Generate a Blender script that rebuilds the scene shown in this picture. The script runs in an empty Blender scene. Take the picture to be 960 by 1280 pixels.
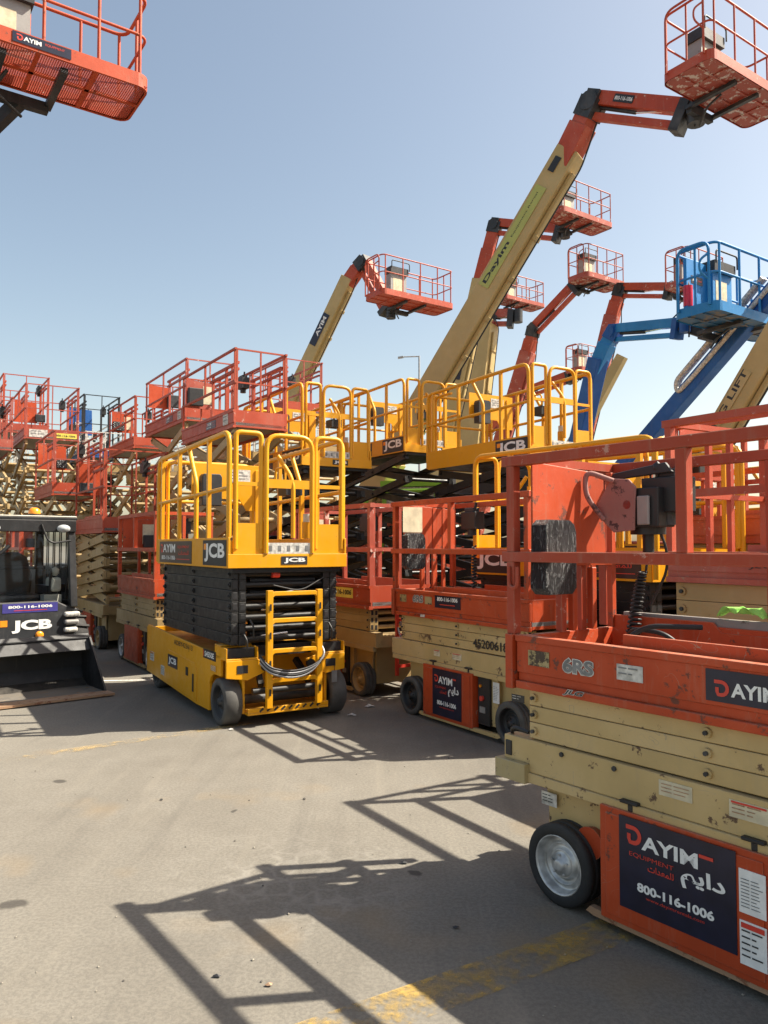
import bpy, math, random
from mathutils import Vector, Matrix
random.seed(7)
sc = bpy.context.scene
COL = sc.collection
V = Vector
R = math.radians
F, CZ = 980.0, 1.6
PITCH = math.atan(42 / F)
CP, SP = math.cos(PITCH), math.sin(PITCH)

def at(u, v, y):
    """world point seen at photo pixel (u, v) at depth y (used to measure the place)"""
    x = (u - 480) / F; z = (640 - v) / F
    r = (x, CP - z * SP, SP + z * CP)
    t = y / r[1]
    return V((r[0] * t, y, CZ + r[2] * t))

# ------------------------------------------------------------------ materials
M = {}
def nodes(name):
    m = bpy.data.materials.new(name); m.use_nodes = True
    nt = m.node_tree; b = nt.nodes['Principled BSDF']
    return m, nt, b
def N(nt, t, **kw):
    n = nt.nodes.new(t)
    for k, v in kw.items():
        if k in n.inputs: n.inputs[k].default_value = v
        else: setattr(n, k, v)
    return n
def mixc(nt, fac, a, b, blend='MIX'):
    n = nt.nodes.new('ShaderNodeMix'); n.data_type = 'RGBA'; n.blend_type = blend
    for i, x in ((0, fac), (6, a), (7, b)):
        if hasattr(x, 'links'): nt.links.new(x, n.inputs[i])
        else: n.inputs[i].default_value = x if i == 0 else (x[0], x[1], x[2], 1)
    return n.outputs[2]
def ramp(nt, src, a, b, va=0.0, vb=1.0):
    n = nt.nodes.new('ShaderNodeMapRange'); n.clamp = True
    nt.links.new(src, n.inputs[0])
    n.inputs[1].default_value = a; n.inputs[2].default_value = b
    n.inputs[3].default_value = va; n.inputs[4].default_value = vb
    return n.outputs[0]
def mul(nt, a, b):
    n = nt.nodes.new('ShaderNodeMath'); n.operation = 'MULTIPLY'
    for i, x in enumerate((a, b)):
        if hasattr(x, 'links'): nt.links.new(x, n.inputs[i])
        else: n.inputs[i].default_value = x
    return n.outputs[0]
def paint(name, col, rough=.42, dust=.3, wear=.15, wcol=(.09, .05, .03), metal=0.0, vary=.16, wscale=9.0, dcol=(.33, .275, .195), fade=None, spec=.4, ecol=None):
    m, nt, b = nodes(name); L = nt.links
    tc = N(nt, 'ShaderNodeTexCoord'); oi = N(nt, 'ShaderNodeObjectInfo')
    add = N(nt, 'ShaderNodeVectorMath', operation='MULTIPLY_ADD')
    L.new(oi.outputs['Random'], add.inputs[0]); add.inputs[1].default_value = (31, 17, 43)
    L.new(tc.outputs['Object'], add.inputs[2])
    n1 = N(nt, 'ShaderNodeTexNoise', Scale=1.7, Detail=5.0, Roughness=.6); L.new(add.outputs[0], n1.inputs['Vector'])
    n2 = N(nt, 'ShaderNodeTexNoise', Scale=wscale, Detail=9.0, Roughness=.72); L.new(add.outputs[0], n2.inputs['Vector'])
    mp = N(nt, 'ShaderNodeMapping'); mp.inputs['Scale'].default_value = (22, 22, 2.2); L.new(add.outputs[0], mp.inputs[0])
    n3 = N(nt, 'ShaderNodeTexNoise', Scale=1.0, Detail=6.0, Roughness=.65); L.new(mp.outputs[0], n3.inputs['Vector'])
    dark = tuple(c * (1 - vary * 1.3) for c in col)
    fd = fade if fade else tuple(c * (1 - vary) + .5 * vary for c in col)
    c = mixc(nt, ramp(nt, n1.outputs[0], .35, .68), dark, col)
    c = mixc(nt, mul(nt, ramp(nt, n1.outputs[0], .5, .8), .75), c, fd)
    # thin pale streaks and scratches of dust run down the paint
    c = mixc(nt, mul(nt, ramp(nt, n3.outputs[0], .56, .78), dust * .65), c, dcol)
    # dust settled on what faces up
    ge = N(nt, 'ShaderNodeNewGeometry'); sx = N(nt, 'ShaderNodeSeparateXYZ'); L.new(ge.outputs['Normal'], sx.inputs[0])
    up = mul(nt, ramp(nt, sx.outputs[2], .35, 1.0), ramp(nt, n2.outputs[0], .3, .62))
    c = mixc(nt, mul(nt, up, min(1, dust * 1.3)), c, dcol)
    chip = ramp(nt, n2.outputs[0], .70 - wear * .35, .73 - wear * .35)
    c = mixc(nt, chip if wear > 0 else 0.0, c, wcol)
    sn = N(nt, 'ShaderNodeTexNoise', Scale=5.0, Detail=1.5, Roughness=.5, Distortion=2.2); L.new(add.outputs[0], sn.inputs['Vector'])
    sb = N(nt, 'ShaderNodeMath', operation='SUBTRACT'); L.new(sn.outputs[0], sb.inputs[0]); sb.inputs[1].default_value = .5
    sa = N(nt, 'ShaderNodeMath', operation='ABSOLUTE'); L.new(sb.outputs[0], sa.inputs[0])
    scr = mul(nt, ramp(nt, sa.outputs[0], .0012, .0035, 1, 0), ramp(nt, n1.outputs[0], .52, .60))
    c = mixc(nt, mul(nt, scr, min(1, wear * 2.6)), c, dcol)
    if name in ('red', 'red_rail', 'tan', 'yellow', 'black_arm'):
        bv = N(nt, 'ShaderNodeBevel'); bv.samples = 3; bv.inputs['Radius'].default_value = .006
        dt = N(nt, 'ShaderNodeVectorMath', operation='DOT_PRODUCT'); L.new(bv.outputs[0], dt.inputs[0]); L.new(ge.outputs['Normal'], dt.inputs[1])
        edge = mul(nt, ramp(nt, dt.outputs['Value'], .80, .97, 1, 0), ramp(nt, n2.outputs[0], .42, .60))
        c = mixc(nt, mul(nt, edge, .25 if name == 'yellow' else .7), c, ecol or dcol)
    L.new(c, b.inputs['Base Color'])
    rr = ramp(nt, n2.outputs[0], .3, .7, rough - .08, rough + .25); L.new(rr, b.inputs['Roughness'])
    b.inputs['Metallic'].default_value = metal
    b.inputs['Specular IOR Level'].default_value = spec
    bp = N(nt, 'ShaderNodeBump', Strength=.12, Distance=.01); L.new(n2.outputs[0], bp.inputs['Height']); L.new(bp.outputs[0], b.inputs['Normal'])
    M[name] = m; return m
def plain(name, col, rough=.6, metal=0.0, vary=.2, scale=12.0):
    m, nt, b = nodes(name)
    tc = N(nt, 'ShaderNodeTexCoord')
    n1 = N(nt, 'ShaderNodeTexNoise', Scale=scale, Detail=5.0); nt.links.new(tc.outputs['Object'], n1.inputs['Vector'])
    c = mixc(nt, ramp(nt, n1.outputs[0], .35, .7), tuple(x * (1 - vary) for x in col), tuple(min(1, x * (1 + vary * .6)) for x in col))
    nt.links.new(c, b.inputs['Base Color'])
    b.inputs['Roughness'].default_value = rough; b.inputs['Metallic'].default_value = metal
    M[name] = m; return m

paint('red', (0.55, 0.066, 0.012), rough=.5, vary=.24, dust=.4, wear=.30, wcol=(.16, .05, .03), fade=(0.45, 0.085, 0.035))
paint('red_rail', (0.42, 0.056, 0.02), rough=.5, wear=.2, dust=.4, wcol=(.50, .24, .18), fade=(0.33, 0.075, 0.05))
paint('red_old', (0.47, 0.066, 0.026), wear=.22, dust=.4, wcol=(.55, .36, .30), fade=(0.41, 0.11, 0.07))
paint('red_sunfaded', (0.42, 0.08, 0.05), wear=.28, dust=.35, wcol=(.66, .46, .40), fade=(0.42, 0.15, 0.11), wscale=6)
paint('red_peeling', (0.36, 0.065, 0.04), wear=.44, dust=.5, wcol=(.55, .47, .42), fade=(.24, .07, .04), wscale=7)
paint('tan', (0.58, 0.415, 0.18), wear=.28, dust=.4, ecol=(.10, .06, .035), wcol=(.12, .07, .04), vary=.17)
paint('tan_worn', (0.42, 0.32, 0.14), wear=.42, dust=.35, wcol=(.07, .045, .03), vary=.2)
paint('tan_old', (0.42, 0.29, 0.125), wear=.12, dust=.35, wcol=(.10, .07, .05))
paint('tan_boom', (0.48, 0.35, 0.145), wear=.06, dust=.25, wcol=(.12, .09, .06), vary=.1, wscale=4)
paint('yellow', (0.74, 0.33, 0.003), rough=.34, wear=.10, dust=.24, wcol=(.25, .12, .02), vary=.05, fade=(.74, .37, .02))
paint('yellow_dusty', (0.66, 0.3, 0.008), rough=.42, wear=.06, dust=.3, wcol=(.25, .12, .03), vary=.08, fade=(0.6, 0.33, 0.045))
paint('black_arm', (.012, .012, .013), rough=.36, wear=.05, dust=.10, wcol=(.12, .11, .10), fade=(.022, .022, .022), dcol=(.16, .14, .12), ecol=(.20, .19, .17))
paint('black_paint', (.013, .0135, .015), rough=.4, wear=.05, dust=.2, wcol=(.12, .11, .10), fade=(.04, .04, .045), dcol=(.22, .19, .15))
paint('charcoal', (.030, .032, .036), rough=.42, wear=.06, dust=.22, wcol=(.16, .15, .14), dcol=(.25, .22, .18))
paint('blue', (0.018, 0.23, 0.56), wear=.1, dust=.2, wcol=(.03, .06, .10), fade=(.03, .23, .52))
paint('blue_dark', (0.012, 0.1, 0.36), wear=.08, dust=.2, wcol=(.02, .04, .09), fade=(.02, .12, .36))
paint('blue_under', (.02, .11, .24), wear=.5, dust=.35, wcol=(.16, .14, .12), fade=(.1, .15, .2), wscale=5)
paint('lime', (0.22, 0.46, 0.035), wear=.04, dust=.15, vary=.06)
paint('bucket_steel', (.16, .15, .14), rough=.5, wear=.3, dust=.35, wcol=(.30, .17, .09), metal=.3)
paint('rust_edge', (.45, .27, .16), rough=.5, wear=.4, dust=.3, wcol=(.25, .11, .06), metal=.2)
paint('grey_metal', (.32, .31, .30), rough=.45, wear=.15, dust=.3, wcol=(.16, .14, .12), metal=.3)
paint('guard_plate', (.36, .17, .15), rough=.6, wear=.42, dust=.3, wcol=(.09, .05, .05), wscale=16)
plain('chrome', (.75, .75, .74), rough=.18, metal=1.0, vary=.1)
plain('rim_silver', (.60, .60, .59), rough=.42, metal=.5, vary=.45, scale=14)
paint('rubber', (.022, .022, .023), rough=.72, wear=.0, dust=.35, vary=.1, fade=(.05, .047, .042), dcol=(.13, .115, .095))
plain('rubber_grey', (.095, .090, .083), rough=.85, vary=.35, scale=6)
plain('rubber_dark', (.018, .018, .019), rough=.5)
plain('navy', (.012, .013, .034), rough=.35, vary=.25)
plain('navy_blue', (.055, .05, .23), rough=.35, vary=.15)
plain('maroon_black', (.030, .014, .014), rough=.35)
plain('white', (.80, .80, .78), rough=.45, vary=.1, scale=30)
plain('white_worn', (.62, .60, .55), rough=.6, vary=.45, scale=26)
plain('paper', (.66, .58, .40), rough=.8, vary=.22, scale=14)
plain('print_red', (.62, .05, .03), rough=.45, vary=.1)
plain('print_grey', (.20, .20, .20), rough=.6, vary=.3)
plain('ink', (.02, .02, .022), rough=.5)
plain('amber', (.85, .28, .02), rough=.25, vary=.1)
plain('lamp_glass', (.38, .40, .41), rough=.15, vary=.15)
plain('sticker_yellow', (.80, .66, .10), rough=.5, vary=.2)
plain('sticker_lime', (.40, .42, .11), rough=.5, vary=.06, scale=3)
plain('rag_green', (.34, .72, .14), rough=.85, vary=.25)
plain('vinyl', (.035, .035, .038), rough=.38, vary=.3)
plain('hose', (.30, .30, .31), rough=.35, metal=.3, vary=.2)
plain('cream_plastic', (.58, .55, .47), rough=.5, vary=.15)
plain('extinguisher', (.62, .02, .05), rough=.25)
plain('stone_pale', (.30, .27, .22), rough=.9); plain('stone_dark', (.10, .09, .08), rough=.9)
plain('galv', (.40, .41, .42), rough=.5, metal=.6)

# plastic-wrapped document box: dark, streaked with light creases of film
m, nt, b = nodes('wrapped_plastic')
tc = N(nt, 'ShaderNodeTexCoord'); mp = N(nt, 'ShaderNodeMapping'); mp.inputs['Scale'].default_value = (30, 30, 9); mp.inputs['Rotation'].default_value = (.5, .4, .2)
nt.links.new(tc.outputs['Object'], mp.inputs[0])
nz = N(nt, 'ShaderNodeTexNoise', Scale=1.6, Detail=8.0, Roughness=.7, Distortion=1.4); nt.links.new(mp.outputs[0], nz.inputs['Vector'])
nt.links.new(mixc(nt, ramp(nt, nz.outputs[0], .53, .64), (.02, .021, .024), (.24, .24, .24)), b.inputs['Base Color'])
b.inputs['Roughness'].default_value = .22
bp = N(nt, 'ShaderNodeBump', Strength=1.0, Distance=.04); nt.links.new(nz.outputs[0], bp.inputs['Height']); nt.links.new(bp.outputs[0], b.inputs['Normal'])
M['wrapped'] = m
# thin glass: mostly clear, mirror-like at the fresnel rate
m = bpy.data.materials.new('cab_glass'); m.use_nodes = True; nt = m.node_tree; nt.nodes.remove(nt.nodes['Principled BSDF'])
tr = nt.nodes.new('ShaderNodeBsdfTransparent'); tr.inputs[0].default_value = (.88, .91, .91, 1); gl = nt.nodes.new('ShaderNodeBsdfGlossy'); gl.inputs['Roughness'].default_value = .04
fr = nt.nodes.new('ShaderNodeFresnel'); fr.inputs[0].default_value = 1.38; mx = nt.nodes.new('ShaderNodeMixShader')
nt.links.new(fr.outputs[0], mx.inputs[0]); nt.links.new(tr.outputs[0], mx.inputs[1]); nt.links.new(gl.outputs[0], mx.inputs[2]); nt.links.new(mx.outputs[0], nt.nodes['Material Output'].inputs[0])
M['glass'] = m

# ------------------------------------------------------------------ text
_tc = {}
def text_geo(s, bold=.0, shear=0.0):
    k = (s, bold, shear)
    if k in _tc: return _tc[k]
    c = bpy.data.curves.new('lettering', 'FONT'); c.body = s; c.offset = bold; c.shear = shear; c.resolution_u = 3
    o = bpy.data.objects.new('lettering', c); COL.objects.link(o)
    dg = bpy.context.evaluated_depsgraph_get(); dg.update()
    me = bpy.data.meshes.new_from_object(o.evaluated_get(dg))
    vs = [(v.co.x, v.co.y) for v in me.vertices]; fs = [tuple(p.vertices) for p in me.polygons]
    # keep triangles facing +normal
    out = []
    for f in fs:
        a = sum(vs[f[i]][0] * vs[f[(i + 1) % len(f)]][1] - vs[f[(i + 1) % len(f)]][0] * vs[f[i]][1] for i in range(len(f)))
        out.append(f if a > 0 else tuple(reversed(f)))
    x0 = min(v[0] for v in vs); x1 = max(v[0] for v in vs); y0 = min(v[1] for v in vs); y1 = max(v[1] for v in vs)
    vs = [((v[0] - x0) / (x1 - x0), (v[1] - y0) / (y1 - y0)) for v in vs]
    bpy.data.objects.remove(o); bpy.data.curves.remove(c); bpy.data.meshes.remove(me)
    _tc[k] = (vs, out, (x1 - x0) / (y1 - y0)); return _tc[k]

# ------------------------------------------------------------------ mesh builder
class MB:
    def __init__(s, off=None):
        s.v = []; s.f = []; s.m = []; s.sm = []; s.off = off or V((0, 0, 0)); s.mats = []
    def mi(s, name):
        if name not in s.mats: s.mats.append(name)
        return s.mats.index(name)
    def add(s, vs, fs, mat, smooth=False):
        k = len(s.v); mi = s.mi(mat)
        s.v.extend([V(v) - s.off for v in vs])
        for f in fs:
            s.f.append(tuple(i + k for i in f)); s.m.append(mi); s.sm.append(smooth)
        return s
    def box(s, x0, x1, y0, y1, z0, z1, mat, T=None):
        vs = [V((x, y, z)) for x in (x0, x1) for y in (y0, y1) for z in (z0, z1)]
        if T: vs = [T @ v for v in vs]
        fs = [(0, 1, 3, 2), (4, 6, 7, 5), (0, 4, 5, 1), (2, 3, 7, 6), (0, 2, 6, 4), (1, 5, 7, 3)]
        return s.add(vs, fs, mat)
    def bar(s, p, q, w, h, mat, up=(0, 0, 1), w2=None, h2=None):
        """rectangular bar from p to q, w across, h along up"""
        p, q = V(p), V(q); d = (q - p).normalized(); up = V(up)
        if abs(d.dot(up)) > .999: up = V((1, 0, 0))
        a = d.cross(up).normalized(); b = a.cross(d).normalized()
        w2 = w2 or w; h2 = h2 or h; vs = []
        for c, ww, hh in ((p, w, h), (q, w2, h2)):
            for i, j in ((-1, -1), (1, -1), (1, 1), (-1, 1)): vs.append(c + a * i * ww / 2 + b * j * hh / 2)
        fs = [(0, 1, 2, 3), (7, 6, 5, 4), (0, 4, 5, 1), (1, 5, 6, 2), (2, 6, 7, 3), (3, 7, 4, 0)]
        return s.add(vs, fs, mat)
    def cyl(s, p, q, r, mat, n=14, r2=None, caps=True, smooth=True):
        p, q = V(p), V(q); d = (q - p).normalized()
        a = d.orthogonal().normalized(); b = d.cross(a); r2 = r if r2 is None else r2
        ring = [(math.cos(2 * math.pi * i / n), math.sin(2 * math.pi * i / n)) for i in range(n)]
        vs = [p + (a * c + b * t) * r for c, t in ring] + [q + (a * c + b * t) * r2 for c, t in ring]
        s.add(vs, [(i, (i + 1) % n, n + (i + 1) % n, n + i) for i in range(n)], mat, smooth)
        if caps:
            if r > 0: s.add(vs[:n], [tuple(reversed(range(n)))], mat)
            if r2 > 0: s.add(vs[n:], [tuple(range(n))], mat)
        return s
    def lathe(s, p, axis, prof, mat, n=28):
        """prof: (distance along axis, radius)"""
        p = V(p); d = V(axis).normalized(); a = d.orthogonal().normalized(); b = d.cross(a)
        vs = []
        for h, r in prof:
            for i in range(n):
                t = 2 * math.pi * i / n; vs.append(p + d * h + (a * math.cos(t) + b * math.sin(t)) * r)
        fs = []
        for k in range(len(prof) - 1):
            for i in range(n):
                j = (i + 1) % n; fs.append((k * n + i, k * n + j, (k + 1) * n + j, (k + 1) * n + i))
        return s.add(vs, fs, mat, True)
    def tube(s, pts, r, mat, n=10, bend=0.0, closed=False, square=False):
        pts = [V(p) for p in pts]
        if bend > 0:
            out = []; K = len(pts)
            for i, p in enumerate(pts):
                if not closed and i in (0, K - 1): out.append(p); continue
                a, c = pts[i - 1], pts[(i + 1) % K]
                la, lc = (a - p).length, (c - p).length; bb = min(bend, la * .49, lc * .49)
                A = p + (a - p).normalized() * bb; B = p + (c - p).normalized() * bb
                for t in (0, .2, .4, .6, .8, 1): out.append(A * (1 - t) ** 2 + p * 2 * t * (1 - t) + B * t * t)
            pts = out
        K = len(pts); vs = []; nrm = None
        for i, p in enumerate(pts):
            if closed: d = (pts[(i + 1) % K] - pts[i - 1])
            else: d = (pts[min(i + 1, K - 1)] - pts[max(i - 1, 0)])
            d.normalize()
            if nrm is None: nrm = V((0, 0, 1)) if abs(d.z) < .9 else d.orthogonal(); nrm = (nrm - d * nrm.dot(d)).normalized()
            else:
                nrm = nrm - d * nrm.dot(d)
                nrm = nrm.normalized() if nrm.length > 1e-6 else d.orthogonal().normalized()
            b = d.cross(nrm)
            for j in range(n):
                t = 2 * math.pi * (j + (.5 if square else 0)) / n
                vs.append(p + (nrm * math.cos(t) + b * math.sin(t)) * r)
        fs = []
        for i in range(K if closed else K - 1):
            for j in range(n):
                a = i * n + j; b_ = i * n + (j + 1) % n; e = ((i + 1) % K) * n
                fs.append((a, b_, e + (j + 1) % n, e + j))
        s.add(vs, fs, mat, not square)
        if not closed:
            s.add(vs[:n], [tuple(reversed(range(n)))], mat); s.add(vs[-n:], [tuple(range(n))], mat)
        return s
    def prism(s, pts, o, ex, ey, t, mat):
        """polygon pts (2D, counter-clockwise) in plane o, ex, ey, given thickness t back along -(ex x ey)"""
        o, ex, ey = V(o), V(ex).normalized(), V(ey).normalized(); n = ex.cross(ey)
        f = [o + ex * x + ey * y for x, y in pts]; k = len(pts)
        vs = f + [p - n * t for p in f]
        return s.add(vs, [tuple(range(k)), tuple(reversed(range(k, 2 * k)))] + [(i, i + k, (i + 1) % k + k, (i + 1) % k) for i in range(k)], mat)
    def text(s, string, o, ex, ey, x, y, w, h, mat, lift=.002, bold=0.0, shear=0.0):
        o, ex, ey = V(o), V(ex).normalized(), V(ey).normalized(); n = ex.cross(ey)
        vs, fs, _ = text_geo(string, bold, shear)
        return s.add([o + ex * (x + a * w) + ey * (y + b_ * h) + n * lift for a, b_ in vs], fs, mat)
    def stroke(s, pts, w, o, ex, ey, mat, lift=.002):
        """flat stroke of width w along 2D points"""
        o, ex, ey = V(o), V(ex).normalized(), V(ey).normalized(); n = ex.cross(ey)
        L = []; 
        for i, p in enumerate(pts):
            a = pts[max(0, i - 1)]; c = pts[min(len(pts) - 1, i + 1)]
            dx, dy = c[0] - a[0], c[1] - a[1]; l = math.hypot(dx, dy) or 1
            L.append((p[0] - dy / l * w / 2, p[1] + dx / l * w / 2)); L.append((p[0] + dy / l * w / 2, p[1] - dx / l * w / 2))
        vs = [o + ex * a + ey * b_ + n * lift for a, b_ in L]
        return s.add(vs, [(2 * i, 2 * i + 1, 2 * i + 3, 2 * i + 2) for i in range(len(pts) - 1)], mat)
    def build(s, name, parent=None, bevel=0.0, label=None):
        me = bpy.data.meshes.new(name); me.from_pydata([tuple(v) for v in s.v], [], s.f)
        for x in s.mats: me.materials.append(M[x])
        me.polygons.foreach_set('material_index', s.m); me.polygons.foreach_set('use_smooth', s.sm)
        me.update()
        o = bpy.data.objects.new(name, me); COL.objects.link(o)
        if parent: o.parent = parent
        if bevel:
            b = o.modifiers.new('bevel', 'BEVEL'); b.width = bevel; b.segments = 1 if bevel < .004 else 2; b.limit_method = 'ANGLE'; b.angle_limit = R(50)
        if label: o['label'] = label
        return o

def tag(o, label, cat, group=None, kind=None):
    o['label'] = label; o['category'] = cat
    if group: o['group'] = group
    if kind: o['kind'] = kind
    return o
def thing(name, label, cat, loc=(0, 0, 0), rz=0.0, group=None):
    o = bpy.data.objects.new(name, None); COL.objects.link(o); o.empty_display_size = .2
    o.location = loc; o.rotation_euler = (0, 0, rz); return tag(o, label, cat, group)
def struct(o): o['kind'] = 'structure'; return o

EX, EZ = (1, 0, 0), (0, 0, 1)
# ------------------------------------------------------------------ decals (flat stickers; lettering is raised 2 mm)
def sticker(root, o, ex, ey, w, h, bg, draw=None, name='sticker', label=None, t=.003):
    """o = lower left corner on the surface seen from outside"""
    mb = MB(); mb.prism([(0, 0), (w, 0), (w, h), (0, h)], V(o) + V(ex).normalized().cross(V(ey).normalized()) * t, ex, ey, t, bg)
    oo = V(o) + V(ex).normalized().cross(V(ey).normalized()) * t
    if draw: draw(mb, oo, ex, ey, w, h)
    return mb.build(name, root, label=label)
def d_logo(mb, o, ex, ey, x, y, s, mat='print_red'):
    """red hooked D-shaped emblem, s high"""
    pts = [(x, y + s * .88), (x + .45 * s, y + s * .88)]
    for i in range(9):
        a = math.pi / 2 - math.pi * i / 8; pts.append((x + .45 * s + math.cos(a) * .38 * s, y + s * .5 + math.sin(a) * .38 * s))
    pts += [(x + .25 * s, y + .12 * s), (x + .18 * s, y + .3 * s), (x + .18 * s, y + .55 * s)]
    mb.stroke(pts, s * .22, o, ex, ey, mat)
def dr_jcb(mb, o, ex, ey, w, h):
    mb.prism([(.05 * w, .62 * h), (.17 * w, .62 * h), (.17 * w, .86 * h), (.05 * w, .86 * h)], V(o) + V(ex).normalized().cross(V(ey)) * .002, ex, ey, .001, 'amber')
    mb.text('JCB', o, ex, ey, .08 * w, .14 * h, .86 * w, .74 * h, 'white', bold=.035)
def dr_jcb_small(mb, o, ex, ey, w, h): mb.text('JCB', o, ex, ey, .1 * w, .16 * h, .82 * w, .66 * h, 'white', bold=.04)
def dr_dayim_long(mb, o, ex, ey, w, h):
    d_logo(mb, o, ex, ey, .05 * w, .46 * h, .42 * h)
    mb.text('AYIM', o, ex, ey, .05 * w + .36 * h, .48 * h, .40 * w, .40 * h, 'white', bold=.02)
    mb.text('800-116-1006', o, ex, ey, .08 * w, .14 * h, .44 * w, .2 * h, 'white', bold=.02)
    mb.text('EQUIPMENT', o, ex, ey, .60 * w, .66 * h, .34 * w, .14 * h, 'print_red', bold=.01)
    mb.text('\uFE95\uFE8D\uFEAA\uFECC\uFEE4\uFEE0\uFEDF', o, ex, ey, .62 * w, .38 * h, .3 * w, .2 * h, 'print_red', bold=.01)
    mb.stroke([(.56 * w, .18 * h), (.95 * w, .18 * h)], .03 * h, o, ex, ey, 'print_red')
def dr_phone(mb, o, ex, ey, w, h):
    mb.text('800-116-1006', o, ex, ey, .1 * w, .48 * h, .8 * w, .3 * h, 'white', bold=.03)
    mb.stroke([(.2 * w, .24 * h), (.8 * w, .24 * h)], .06 * h, o, ex, ey, 'print_red')
def dr_dayim_big(mb, o, ex, ey, w, h):
    # measured off the battery-box sticker of the nearest lift
    d_logo(mb, o, ex, ey, .07 * w, .715 * h, .155 * w)
    mb.text('AYIM', o, ex, ey, .215 * w, .70 * h, .49 * w, .155 * h, 'white', bold=.03)
    mb.stroke([(.715 * w, .845 * h), (.83 * w, .845 * h)], .035 * h, o, ex, ey, 'print_red', lift=.003)
    mb.text('EQUIPMENT', o, ex, ey, .10 * w, .585 * h, .40 * w, .055 * h, 'print_red')
    mb.text('\uFE95\uFE8D\uFEAA\uFECC\uFEE4\uFEE0\uFEDF', o, ex, ey, .27 * w, .49 * h, .23 * w, .07 * h, 'print_red', bold=.015)
    mb.text('\uFEE2\uFEF3\uFE8D\uFEA9', o, ex, ey, .56 * w, .46 * h, .36 * w, .235 * h, 'white', bold=.03)
    mb.text('800-116-1006', o, ex, ey, .17 * w, .235 * h, .66 * w, .10 * h, 'white', bold=.04)
    mb.text('www.dayimrentals.com', o, ex, ey, .25 * w, .165 * h, .5 * w, .045 * h, 'print_red')
def dr_lines(n=6, hdr=None, ink='print_grey'):
    def f(mb, o, ex, ey, w, h):
        if hdr: mb.stroke([(.06 * w, .9 * h), (.94 * w, .9 * h)], .12 * h, o, ex, ey, hdr)
        for i in range(n):
            y = h * (.78 - .7 * i / n); e = random.uniform(.6, .92)
            mb.stroke([(.08 * w, y), (.40 * w, y)], .35 * h / n * .5, o, ex, ey, ink)
            mb.stroke([(.46 * w, y), (e * w, y)], .35 * h / n * .5, o, ex, ey, ink)
    return f
def lettering(root, s, o, ex, ey, w, h, mat, bold=.02, shear=0.0, label=None, back=None):
    mb = MB()
    if back: mb.text(s, o, ex, ey, -.03 * w, -.08 * h, 1.06 * w, 1.16 * h, back, lift=.002, bold=bold + .05, shear=shear)
    mb.text(s, o, ex, ey, 0, 0, w, h, mat, lift=.0035, bold=bold, shear=shear)
    return mb.build('lettering', root, label=label)

# ------------------------------------------------------------------ shared parts
def wheel(root, x, y, r, w, side, rim='rim_silver', tyre='rubber', n=36, smooth_tread=False):
    """y = outer face, side = -1 outer face looks to -y"""
    d = (0, side, 0); c = V((x, y, r))
    inner = c - V(d) * w
    mb = MB()
    R_ = r * .74
    mb.lathe(inner, d, [(0, R_), (w * .78, R_), (w * .97, R_ * .99), (w * 1.0, R_ * .955), (w * .90, R_ * .92), (w * .66, R_ * .88), (w * .62, R_ * .84), (w * .62, R_ * .72), (w * .72, R_ * .69), (w * .72, R_ * .66), (w * .60, R_ * .63), (w * .60, R_ * .52), (w * .74, R_ * .48), (w * .76, R_ * .44), (w * .70, R_ * .41), (w * .84, R_ * .38), (w * .86, R_ * .2), (w * .97, R_ * .19), (w * 1.0, R_ * .13), (w * 1.0, 0)], rim, n)
    mb.add([inner + (V((1, 0, 0)) * math.cos(2 * math.pi * i / 20) + V((0, 0, 1)) * math.sin(2 * math.pi * i / 20)) * R_ for i in range(20)], [tuple(range(20))], rim)
    for i in range(5):
        a = 2 * math.pi * i / 5 + .3; p = inner + V(d) * w * .82 + V((math.cos(a), 0, math.sin(a))) * R_ * .33
        mb.cyl(p, p + V(d) * w * .12, r * .03, rim, 6)
    wh = mb.build('wheel', root)
    tb = MB()
    if smooth_tread: tb.lathe(inner, d, [(0, R_ * .98), (0, r * .93), (w * .07, r), (w * .93, r), (w, r * .94), (w * 1.01, r * .85), (w * .99, R_), (w * .93, R_ * .97)], tyre, n)
    else: tb.lathe(inner, d, [(0, R_ * .98), (-.0, r * .93), (w * .07, r), (w * .30, r), (w * .31, r * .975), (w * .36, r * .975), (w * .37, r), (w * .62, r), (w * .63, r * .975), (w * .68, r * .975), (w * .69, r), (w * .93, r), (w, r * .94), (w * 1.01, r * .85), (w * .99, R_ * 1.0), (w * .93, R_ * .97)], tyre, n)
    tb.build('tyre', wh)
    return wh

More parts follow.
